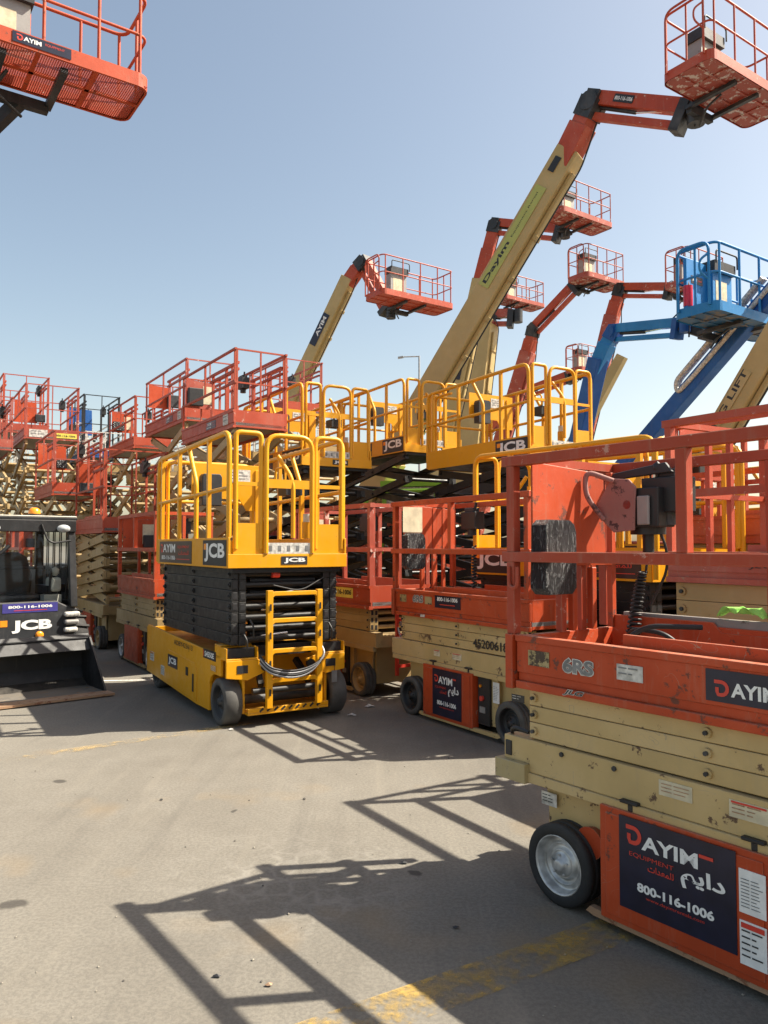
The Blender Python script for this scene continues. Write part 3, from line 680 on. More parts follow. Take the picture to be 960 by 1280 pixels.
# fourth, behind the nearest: larger deck
r4 = slab_lift('large old red scissor lift close behind the nearest red lift, thick sand coloured arms', RG, corner_loc(1.89, 5.25, TH, -.235), TH, zb=1.36, n=4, px=(-.235, 2.5), W=1.10, wb=1.9, rail_h=1.08, wr=.2, plat='red_old', body='tan_old', arm='tan_old', aw=.145, toe_h=.2, panel=None, topsection=True, chx=(-.3, 2.5), stack0=.90, rail='red_rail')
lettering(r4, 'JLG', (.36, -.002, 1.455), EX, EZ, .16, .04, 'ink', bold=.01, shear=.35)

# ------------------------------------------------------------------ yellow scissor lift
YG = 'yellow scissor lifts with black scissor arms'
def yellow_lift(label, loc, th, raise_=0.0, detail=1, paintname='yellow', adv=True):
    Y = paintname
    root = thing('scissor_lift', label, 'scissor lift', (loc[0], loc[1], 0), th, YG)
    bev = .005 if detail > 1 else 0
    W = 1.17; zb = 1.40 + raise_; zt = zb + .27; r = .208
    # chassis
    mb = MB()
    for yy, fl in ((.0, 1), (W, -1)):
        pr = [(-2.46, .16), (-.62, .085), (-.24, .09), (-.24, .34), (-.20, .40), (-.12, .44), (.05, .44), (.05, .62), (-2.40, .69), (-2.46, .66)]
        if detail > 1: pass
        mb.prism(pr, (0, yy + (.03 if fl < 0 else 0), 0), EX, EZ, .03, Y)
    mb.box(-2.40, -.25, .03, W, .14, .60, Y)
    mb.box(-2.46, -2.43, .0, W, .16, .66, Y)
    for yy in (.18, W - .18): mb.box(-.25, .16, yy - .012, yy + .012, .11, .45, Y)
    mb.box(-.25, .24, .19, W - .19, .105, .125, Y); mb.box(.225, .24, .19, W - .19, .125, .165, Y)
    mb.box(-.25, -.23, .19, W - .19, .125, .60, Y)
    # front beam with pockets, slanting brackets
    for a, b_ in ((.0, .30), (W - .30, W)):
        mb.box(.06, .075, a, b_, .60, .70, Y); mb.box(-.10, .20, a, b_, .59, .605, Y); mb.box(-.10, .20, a, a + .012, .60, .70, Y); mb.box(-.10, .20, b_ - .012, b_, .60, .70, Y)
        mb.box(-.10, .05, a, b_, .70, .712, Y)
    mb.prism([(.0, .44), (.20, .41), (.36, .47), (.40, .56), (.30, .59), (.0, .59)], (.205, 0, 0), (0, 1, 0), EZ, .02, Y)
    mb.prism([(W, .59), (W - .30, .59), (W - .40, .56), (W - .36, .47), (W - .20, .41), (W, .44)], (.205, 0, 0), (0, 1, 0), EZ, .02, Y)
    mb.build('chassis', root, bevel=bev)
    mb = MB()
    for a, b_ in ((.10, .20), (W - .20, W - .10)): mb.box(.2055, .209, a, b_, .475, .545, 'ink')
    for a in (.012, W - .288): mb.box(-.06, .16, a + .01, a + .266, .61, .69, 'ink')
    mb.box(-.10, .10, .30, W - .30, .60, .70, 'black_arm')
    for yy in (.36, W - .36): mb.cyl((.19, yy, .52), (.235, yy, .52), .038, 'rubber_dark', 16)
    mb.build('bumper_recess', root)
    # service door
    mb = MB(); mb.prism([(-1.62, .16), (-.60, .115), (-.60, .40), (-.66, .47), (-1.56, .50), (-1.62, .46)], (0, -.006, 0), EX, EZ, .006, Y); dr = mb.build('service_door', root, bevel=.003 if detail > 1 else 0)
    mb = MB(); mb.box(-.93, -.86, -.011, -.0065, .32, .40, 'ink'); mb.build('handle', dr)
    mb = MB(); mb.box(-.72, -.68, -.011, -.0065, .19, .36, 'ink'); mb.build('vent', dr)
    for x in (0, -2.17):
        wheel(root, x, 0.0 if x == 0 else .036, r, .16, -1, 'charcoal', 'rubber_grey', 40 if detail > 1 else 20, True); wheel(root, x, W + .03, r, .16, 1, 'charcoal', 'rubber_grey', 40 if detail > 1 else 20, True)
        mb = MB(); mb.cyl((x, .15, r), (x, W - .15, r), .045, 'charcoal', 10); mb.build('axle', root)
    scissors(root, 'black_arm', 7 if raise_ < .3 else 6, -1.98, .16, .715, zb - .005, (.06, W - .07), .105, .065, bev=.004 if detail > 1 else 0, cyl_=raise_ > .3)
    if raise_ < .3:
        for k, zc in enumerate((.80, .92, 1.04, 1.16, 1.28)):
            mb = MB(); mb.cyl((.06, .26, zc), (.06, W - .26, zc), .036, 'black_arm', 14)
            if k in (2, 3, 0): mb.cyl((.10, .36, zc - .02), (.10, .62 + .06 * k, zc + .012 * k), .017, 'chrome', 10)
            mb.build('cross_tube', root)
    # ladder
    if detail:
        mb = MB(); lx = .27
        for yy in (.375, .865): mb.bar((lx, yy, .16), (lx, yy, 1.20), .055, .045, Y, up=(1, 0, 0))
        for z in (.40, .66, .93, 1.17): mb.tube([(lx, .375, z - .03), (lx, .42, z), (lx, .82, z), (lx, .865, z - .03)], .027, Y, 4, square=True)
        mb.build('ladder', root, bevel=.004 if detail > 1 else 0)
        for yy in (.375, .865):
            for z in ((.30, .55, .80, 1.05) if detail > 1 else ()):
                mb = MB(); mb.prism([(-.009, -.03), (.009, -.03), (.009, .03), (-.009, .03)], (lx + .029, yy, z), (0, 1, 0), EZ, .001, 'ink'); mb.build('ladder_slot', root)
        mb = MB()
        for k in range(4): mb.tube([(.24, .30, .62 - .02 * k), (.31, .36, .52 - .015 * k), (.34, .55, .475 - .02 * k), (.34, .75, .50 - .018 * k), (.30, .92, .58 + .01 * k), (.22, .90, .70)], .0105, 'hose' if k % 2 else 'rubber_dark', 7, bend=.13)
        mb.build('hydraulic_hose', root)
    # platform deck
    mb = MB()
    for y0, y1 in ((0, .02), (W - .02, W)): mb.box(-2.05, .23, y0, y1, zb, zt, Y)
    mb.box(-2.03, .208, .02, W - .02, zb + .01, zb + .04, 'charcoal')
    mb.box(-2.05, -2.03, .02, W - .02, zb, zt - .01, Y)
    mb.box(.21, .235, -.003, W + .003, zb, zb + .125, Y)
    mb.box(-1.0, .20, .05, W - .05, zb - .045, zb + .008, 'black_arm')
    pf = mb.build('platform', root, bevel=.004 if detail > 1 else 0)
    if detail > 1:
        S_(root, -2.30, .30, -2.14, .40, -.0005, 'white_worn', dr_lines(3, 'amber', 'ink'), name='warning_sticker')
        S_(root, -1.85, .20, -1.72, .30, -.0005, 'white_worn', dr_lines(4, None, 'ink'), name='warning_sticker')
        S_(root, -1.05, .845, -.99, .875, .099, 'sticker_yellow', None, name='warning_sticker')
        for k_ in range(9):
            mb = MB(); yy_ = .30 + .07 * k_; mb.bar((.2415, yy_, .132), (.2415, yy_ + .035, .158), .004, .018, 'ink', up=(0, 0, 1)); mb.build('tray_slot', root)
        mb = MB(); mb.cyl((.16, .26, .30), (.16, .90, .30), .03, 'rubber_dark', 12); mb.bar((.12, .36, .34), (-.10, .40, .52), .05, .05, 'black_arm'); mb.bar((.12, .84, .34), (-.10, .80, .52), .05, .05, 'black_arm'); mb.build('steering_rod', root)
        for yy_, zz_ in ((.16, .82), (.22, .94), (1.0, .88)): mb = MB(); mb.tube([(.20, yy_, zz_), (.24, yy_ + .02, zz_ - .06), (.21, yy_ + .03, zz_ - .16)], .009, 'rubber_dark', 6, bend=.03); mb.build('cable', root)
        mb = MB(); mb.tube([(.18, .95, 1.30), (.22, .70, 1.18), (.18, .45, 1.24)], .008, 'rubber_dark', 6, bend=.1); mb.build('cable', root)
        mb = MB(); mb.cyl((.14, .45, 1.335), (.14, .52, 1.335), .03, 'print_red', 10); mb.build('valve', root)
    # rails
    zr = zb + 1.21; zm = zb + .70; q = .024
    for yy in (.02, W - .02):
        g = MB()
        g.tube([(-2.08, yy, zt - .25), (-2.08, yy, zr - .05), (.19, yy, zr), (.19, yy, zt)], .025, Y, 10, bend=.13)
        g.tube([(-2.08, yy, zm - .03), (.19, yy, zm + .01)], .021, Y, 8)
        for x in (-1.93, -1.30, -.36): g.bar((x, yy, zt), (x, yy, zr - .03), .045, .035, Y, up=(0, 1, 0))
        g.tube([(-.74, yy, zt), (-.74, yy, zt + .55), (-.98, yy, zr - .04)], .024, Y, 8, bend=.06)
        g.tube([(-1.95, yy + (.06 if yy < .5 else -.06), zt), (-1.95, yy + (.06 if yy < .5 else -.06), zr - .10), (-1.55, yy + (.06 if yy < .5 else -.06), zr - .10)], .021, Y, 8, bend=.1)
        g.build('guard_rail', root)
    g = MB()
    for a, b_ in ((.075, .315), (W - .315, W - .04)):
        g.tube([(.20, a, zt - .10), (.20, a, zr), (.20, b_, zr), (.20, b_, zt - .10)], .023, Y, 10, bend=.07 if a > .5 else .05)
        g.bar((.20, a, zm + .05), (.20, b_, zm + .05), .03, .035, Y)
        g.box(.19, .21, a - .02, b_ + .02, zb + .127, zt + .13, Y)
    g.build('guard_rail', root)
    g = MB(); g.tube([(.225, .355, zb + .13), (.225, .355, zr - .01), (.225, .811, zr - .01), (.225, .811, zb + .13)], .023, Y, 10, bend=.13)
    g.box(.215, .235, .36, .805, zm + .02, zm + .10, Y); g.tube([(.225, .62, zt), (.225, .62, zm + .1), (.10, .52, zr - .18)], .021, Y, 8, bend=.1)
    g.box(.215, .232, .335, .83, zb + .127, zb + .225, 'white_worn')
    gt = g.build('gate', root)
    g = MB()
    for k in range(5): g.box(.2325, .234, .38 + .09 * k, .41 + .09 * k, zb + .15, zb + .2, 'print_grey')
    g.build('warning_print', gt)
    g = MB(); g.tube([(-2.06, .05, zt), (-2.06, .05, zr - .06), (-2.06, W - .05, zr - .06), (-2.06, W - .05, zt)], .024, Y, 10, bend=.12); g.tube([(-2.06, .05, zm), (-2.06, W - .05, zm)], .02, Y, 8); g.build('guard_rail', root)
    # control panel shield inside
    mb = MB(); xx = -1.15
    mb.prism([(.10, zt + .42), (.62, zt + .42), (.70, zt + .30), (.92, zt + .30), (.92, zr - .15), (.10, zr - .15)], (xx, 0, 0), (0, 1, 0), EZ, .012, Y)
    mb.bar((xx, .82, zt), (xx, .82, zr - .2), .03, .05, Y, up=(0, 1, 0))
    pn = mb.build('panel', root, bevel=.003 if detail > 1 else 0)
    mb = MB(); mb.prism([(.17, zt + .34), (.38, zt + .34), (.38, zt + .64), (.36, zt + .67), (.19, zt + .67), (.17, zt + .64)], (xx + .14, 0, 0), (0, 1, 0), EZ, .12, 'charcoal'); mb.build('document_box', pn, bevel=.008 if detail > 1 else 0)
    sticker(pn, (xx + .001, .50, zt + .60), (0, 1, 0), EZ, .24, .14, 'white_worn', dr_lines(3), name='notice_sheet')
    mb = MB(); mb.bar((xx + .6, W - .1, zt), (xx + .6, W - .1, zr - .35), .04, .04, Y, up=(0, 1, 0)); mb.box(xx + .5, xx + .70, W - .32, W - .14, zr - .50, zr - .38, 'rubber_dark'); mb.cyl((xx + .6, W - .23, zr - .38), (xx + .62, W - .23, zr - .28), .018, 'rubber_dark', 8)
    mb.tube([(xx + .72, W - .34, zr - .38), (xx + .72, W - .34, zr - .22), (xx + .48, W - .34, zr - .22), (xx + .48, W - .34, zr - .38)], .012, Y, 8, bend=.05); mb.build('control_box', root); mb = MB(); mb.cyl((xx + .98, W - .22, zt), (xx + .98, W - .22, zt + .16), .05, Y, 12); mb.cyl((xx + .98, W - .22, zt + .16), (xx + .98, W - .22, zt + .24), .04, 'cream_plastic', 12)
    mb.build('power_socket', root)
    # stickers, both sides
    for side in (0, 1):
        if side == 0: f = lambda xa, xb: ((xa, -.0005, 0), EX)
        else: f = lambda xa, xb: ((xb, W + .0005, 0), (-1, 0, 0))
        for xa, xb, za, zz, bg, dr_, nm in ((-.45, .19, .018, .25, 'ink', dr_jcb, 'emblem_sticker'), (-1.95, -.80, .02, .245, 'maroon_black', dr_dayim_long, 'advert_sticker'))[:2 if adv else 1]:
            o_, e_ = f(xa, xb); sticker(pf, (o_[0], o_[1], zb + za), e_, EZ, xb - xa, zz - za, bg, dr_, name=nm)
    sticker(root, (.2355, .50, zb + .028), (0, 1, 0), EZ, .26, .075, 'ink', dr_jcb_small, name='emblem_sticker')
    if detail:
        S_(root, -.41, .555, -.06, .640, -.001, 'ink', lambda mb, o, ex, ey, w, h: (mb.stroke([(.05 * w, .15 * h), (.05 * w, .85 * h)], .05 * w, o, ex, ey, 'print_red'), mb.text('S4550E', o, ex, ey, .14 * w, .2 * h, .74 * w, .6 * h, 'white', bold=.03)), name='model_sticker')
        S_(root, -1.56, .33, -1.22, .455, -.007, 'navy', dr_jcb_small, name='emblem_sticker')
        lettering(root, 'ADBY423613', (-1.36, -.0005, .575), EX, EZ, .62, .05, 'ink', bold=.0)
        S_(root, -.20, .46, -.04, .52, -.001, 'yellow_dusty', lambda mb, o, ex, ey, w, h: mb.text('888', o, ex, ey, .1 * w, .1 * h, .8 * w, .8 * h, 'white_worn'), name='number_sticker')
    return root

thy = math.atan2(-.856, .517)
y1 = yellow_lift('nearest yellow scissor lift, lowered, yellow ladder up its end and stacked black arms', (-1.48, 7.05), thy, 0, 2)
mb = MB(); mb.prism([(.0, .0), (.055, .0), (.055, .11), (.0, .11)], (.212, 1.03, .32), (0, 1, 0), EZ, .006, 'print_grey'); mb.tube([(.215, 1.055, .43), (.22, 1.06, .52)], .003, 'ink', 6); mb.build('hanging_tag', y1)
mb = MB(); mb.cyl((-.06, -.02, .92), (-.06, -.02, .92), 0, 'ink', 3)
# lowered lift behind the second red one, turned the other way round
thE = TH + math.pi
yE = yellow_lift('lowered yellow scissor lift squeezed behind the two front red lifts, side lettering half hidden', (0, 0), thE, -.09, 0)
# its gate end (local x = .23, y = W) stands at far left, side facing the camera is local y = W
lx, ly = .23, 1.17
yE.location = (.91 - (lx * math.cos(thE) - ly * math.sin(thE)), 8.15 - (lx * math.sin(thE) + ly * math.cos(thE)), 0)
def deck_corner(x, y): return corner_loc(x, y, TH, .23)
yA = yellow_lift('raised yellow scissor lift straight behind the nearest yellow one, gate end in full sun', deck_corner(-1.187, 11.3), TH, 2.74 - 1.40 + .03, 0)
yB = yellow_lift('middle raised yellow scissor lift, half hidden behind the raised one to its right', deck_corner(.335, 12.75), TH, 3.14 - 1.40, 0)
yC = yellow_lift('rightmost of the raised yellow scissor lifts, its long plain side facing us', deck_corner(1.88, 10.05), TH, 2.76 - 1.40, 0, adv=False)
yF = yellow_lift('lowered yellow scissor lift at the right edge behind the large old red lift', deck_corner(4.15, 7.9), TH, -.05, 0, 'yellow_dusty')

# ------------------------------------------------------------------ raised red lifts at left
def raised(label, u, y, vb, vt=None, L=2.2, W=.9, n=4, rail_h=None, **k):
    zb = at(u, vb, y).z
    if rail_h is None: rail_h = at(u, vt, y).z - zb
    x = at(u, vb, y).x
    px = (1.66 - L, 1.66)
    kw = dict(zb=zb, n=n, px=px, W=W, rail_h=rail_h, chx=(1.66 - L - .05, 1.72), wb=1.42, plat='red_old', rail='red_old', body='tan_old', arm='tan_old', rim='tan_old', aw=.12, topsection=True, q=.028)
    kw.update(k)
    return slab_lift(label, RG, corner_loc(x, y, TH, 1.66), TH, **kw)
L3 = raised('raised red scissor lift just left of the tallest red rails, above the nearest yellow lift', 231, 13.5, 526, 447, L=2.55)
L4 = raised('raised red scissor lift directly behind the nearest yellow one, tallest rails of the left group', 292, 10.7, 534, 434, L=2.3, W=.8)
L5 = raised('far raised red scissor lift seen only as thin rails beside the tan boom', 356, 16.5, 515, 447, L=2.0, W=.9, panel=None)
L6 = raised('raised red scissor lift showing a plain red panel, right of the blue lift', 167, 16.6, 560, 494, L=2.3, W=.8)
L7 = raised('raised red scissor lift at far left with white and yellow stickers on its end', 30, 17.2, 548, 478, L=2.3, W=1.15, n=5)
L8 = raised('half raised red scissor lift above the skid steer cab, below the one with yellow sticker', 65, 14.6, 619, 537, L=2.2, W=.9, n=4)
L10 = raised('half raised red scissor lift on stacked sand coloured arms, just right of skid steer', 128, 12.0, 666, 560, L=2.2, W=1.0, n=5, round_rails=True)
L12 = raised('highest raised red scissor lift at the far left edge of the yard', 2, 19.5, 540, 466, L=2.3, W=1.1, n=5, panel=None)
L13 = raised('red scissor lift at the left edge in the last row, only its rail corner showing', -50, 16.2, 560, 490, L=2.3, W=1.0, n=5, panel=None)
sticker(L7, (1.661, .10, L7.get('zb', 0) or at(30, 548, 17.2).z + .05), (0, 1, 0), EZ, .38, .17, 'white_worn', dr_lines(2), name='sticker')
sticker(L7, (1.661, .62, at(30, 548, 17.2).z + .06), (0, 1, 0), EZ, .48, .11, 'sticker_yellow', lambda mb, o, ex, ey, w, h: mb.text('800-116-1006', o, ex, ey, .06 * w, .3 * h, .88 * w, .4 * h, 'ink', bold=.02), name='advert_sticker')
for LL, u, y, vb in ((L4, 292, 10.7, 534), (L3, 231, 13.5, 526)):
    z = at(u, vb, y).z
    S_(LL, .55, z + .09, .95, z + .20, -.001, 'navy', dr_dayim_long, name='advert_sticker')
    S_(LL, 1.25, z + .07, 1.45, z + .22, -.001, 'white_worn', dr_lines(2), name='sticker')
blue = raised('raised blue scissor lift with black rails between the red ones at left', 103, 20.5, 571, 492, L=2.3, W=.95, n=5, plat='blue_dark', rail='black_paint', body='blue_dark', arm='charcoal', panel='blue_dark', box='blue_dark', paper=False)
blue['group'] = 'blue scissor lifts'
L1 = slab_lift('lowered red scissor lift tucked in directly left of the nearest yellow lift', RG, (-3.72, 11.15), TH, rail='red', plat='red', arm='tan_old', body='tan_old', rim='rim_silver')
L11 = slab_lift('lowered red scissor lift seen through the cab of the skid steer', RG, (-7.15, 14.9), TH, rail='red_old', plat='red_old', arm='tan_old', body='tan_old', rim='tan_old')
bgl = [(-5.9, 19.6, 600), (-8.9, 22.5, 575), (-10.9, 21.2, 590), (-3.7, 18.2, 575), (-7.6, 19.9, 592), (-12.8, 24.0, 560), (-1.9, 18.6, 568), (-7.4, 24.5, 590), (-10.2, 26.0, 585), (-5.0, 22.6, 596), (-12.6, 27.5, 590), (-3.4, 21.3, 590), (-9.6, 24.4, 600)]
for x_, y_, v_ in bgl:
    raised('weathered sand coloured scissor lift mostly hidden in the cluttered back rows at left', 480 + 980 * x_ / y_, y_, v_, rail_h=1.1, L=2.2, W=1.0, n=6, plat='tan_old', rail='white_worn', box='tan_old', panel=None)
# extra lowered lifts that fill the rows behind
for lab, x, y, kw in (('lowered red scissor lift behind the yellow lift, glimpsed between its rails', -2.2, 14.2, {}), ('lowered red scissor lift deep in the row under the raised yellow decks', .2, 14.9, {}),
                      ('lowered red scissor lift behind the old red lift at the right edge', 4.2, 10.9, {}), ('lowered red scissor lift far right in the second row', 6.1, 10.4, {})):
    slab_lift(lab, RG, (x, y), TH, rail='red_old', plat='red_old', arm='tan_old', body='tan_old', rim='tan_old', **kw)
r5 = slab_lift('sun faded red scissor lift, worn panel and black box between the rails at right edge', RG, corner_loc(2.80, 7.6, TH, -.235), TH, zb=1.62, n=3, px=(-.235, 2.3), W=1.15, wb=1.8, rail_h=1.15, wr=.2, plat='red_sunfaded', rail='red_old', panel='red_old', body='tan_old', arm='tan_old', aw=.15, chx=(-.3, 2.3), stack0=.95, paper=False)
bl2 = slab_lift('lowered blue scissor lift glimpsed between the rails right of the nearest red panel', 'blue scissor lifts', (4.9, 12.9), TH, plat='blue_dark', rail='blue_dark', body='blue_dark', arm='charcoal', panel='blue_dark', box='blue_dark', paper=False)

# ------------------------------------------------------------------ boom lifts
UL, US = V((.82, .572, 0)).normalized(), V((-.572, .82, 0)).normalized()
def basket(root, off, Nn, col, under, L=2.44, S=.91, h=1.1, u=UL, v=US, toe=.16, grating=False, box='grey_metal', tr=.019, seg=8):
    """Nn = nearest lower corner; floor runs L along u and S along v"""
    Z = V((0, 0, 1)); P = lambda a, b_, c: Nn + u * a + v * b_ + Z * c
    rc = .14
    def outline(ins=0.0):
        pts = []
        for cx, cy, a0 in ((L - rc, rc, -90), (L - rc, S - rc, 0), (rc, S - rc, 90), (rc, rc, 180)):
            for k in range(5):
                a = R(a0 + 22.5 * k); pts.append((cx + (rc - ins) * math.cos(a), cy + (rc - ins) * math.sin(a)))
        return pts
    mb = MB(off); o1, o2 = outline(), outline(.03); n = len(o1)
    vs = [P(a, b_, 0) for a, b_ in o1] + [P(a, b_, toe) for a, b_ in o1] + [P(a, b_, toe) for a, b_ in o2] + [P(a, b_, .02) for a, b_ in o2]
    mb.add(vs, [(i + g * n, (i + 1) % n + g * n, (i + 1) % n + (g + 1) * n, i + (g + 1) * n) for g in range(3) for i in range(n)], col)
    if grating:
        mb.add([P(a, b_, 0) for a, b_ in o1] + [P(a, b_, 0) for a, b_ in o2], [((i + 1) % n, i, i + n, (i + 1) % n + n) for i in range(n)], col)
        for k in range(1, 4): mb.bar(P(L * k / 4, .03, .012), P(L * k / 4, S - .03, .012), .05, .024, col)
        mb.bar(P(.03, S / 2, .012), P(L - .03, S / 2, .012), .05, .024, col)
    fl = mb.build('platform_floor', root)
    mb = MB(off)
    if grating:
        for k in range(1, int(L / .024)): mb.bar(P(k * .024, .03, .026), P(k * .024, S - .03, .026), .008, .008, 'red_old')
        for k in range(1, int(S / .024)): mb.bar(P(.03, k * .024, .030), P(L - .03, k * .024, .030), .008, .008, 'red_old')
    else:
        mb.prism(outline(.028), P(0, 0, .03), u, v, .018, under)
        for k in (1, 2, 3, 4): mb.bar(P(L * k / 5, .04, .004), P(L * k / 5, S - .04, .004), .04, .02, under)
        for k in (.33, .66): mb.bar(P(.04, S * k, .002), P(L - .04, S * k, .002), .04, .02, under)
    mb.build('floor_grating', fl)
    # rails
    g = MB(off); i_ = .03; c = [(i_, i_), (L - i_, i_), (L - i_, S - i_), (i_, S - i_)]
    g.tube([P(a, b_, h) for a, b_ in c], tr, col, seg, bend=.16, closed=True)
    g.tube([P(a, b_, toe + (h - toe) * .5) for a, b_ in c], tr * .85, col, seg, bend=.14, closed=True)
    for a in (.0, .28, .52, .76, 1.0):
        for b_ in (i_, S - i_):
            aa = min(max(L * a, .12), L - .12); g.cyl(P(aa, b_, toe - .02), P(aa, b_, h), tr * .9, col, seg)
    for a in (i_, L - i_): g.cyl(P(a, S / 2, toe - .02), P(a, S / 2, h), tr * .9, col, seg)
    g.build('guard_rail', root)
    # gate loop at the left end, standing a little proud
    g = MB(off); g.tube([P(-.03, .12, toe * .6), P(-.03, .12, h + .02), P(-.03, S - .12, h + .02), P(-.03, S - .12, toe * .6)], tr, col, seg, bend=.16); g.tube([P(-.03, .12, .5), P(-.16, .2, .62), P(-.16, .2, .8), P(-.03, .12, .92)], tr * .8, col, seg, bend=.08)
    g.build('gate', root)
    # console
    mb = MB(off); a0 = L * .28
    e = u; f = v
    def bx(a, b_, c_, d_, z0, z1, m_):
        vs = [P(x, y, z) for x in (a, b_) for y in (c_, d_) for z in (z0, z1)]
        mb.add(vs, [(0, 1, 3, 2), (4, 6, 7, 5), (0, 4, 5, 1), (2, 3, 7, 6), (0, 2, 6, 4), (1, 5, 7, 3)], m_)
    bx(a0, a0 + .55, S - .30, S - .05, toe + .05, h - .22, box); bx(a0 - .03, a0 + .58, S - .36, S - .03, h - .22, h - .04, 'charcoal')
    bx(a0 + .08, a0 + .40, S - .305, S - .30, .35, .75, 'paper')
    mb.tube([P(a0 - .02, S - .38, h - .1), P(a0 - .02, S - .38, h + .12), P(a0 + .6, S - .38, h + .12), P(a0 + .6, S - .38, h - .1)], .015, 'rubber_dark', 6, bend=.06)
    mb.build('control_console', root)
    # mounting under the floor
    mb = MB(off)
    for k in (.36, .62): mb.bar(P(L * k, S * .15, -.03), P(L * k, S + .12, -.05), .08, .06, 'charcoal')
    mb.bar(P(L * .36, S + .08, -.08), P(L * .62, S + .08, -.08), .10, .12, 'charcoal'); mb.tube([P(L * .4, S * .5, -.05), P(L * .35, S * .7, -.22), P(L * .5, S + .1, -.25)], .02, 'rubber_dark', 6, bend=.1)
    mb.build('mounting_bracket', root)
    return P(L * .5, S + .10, -.05)

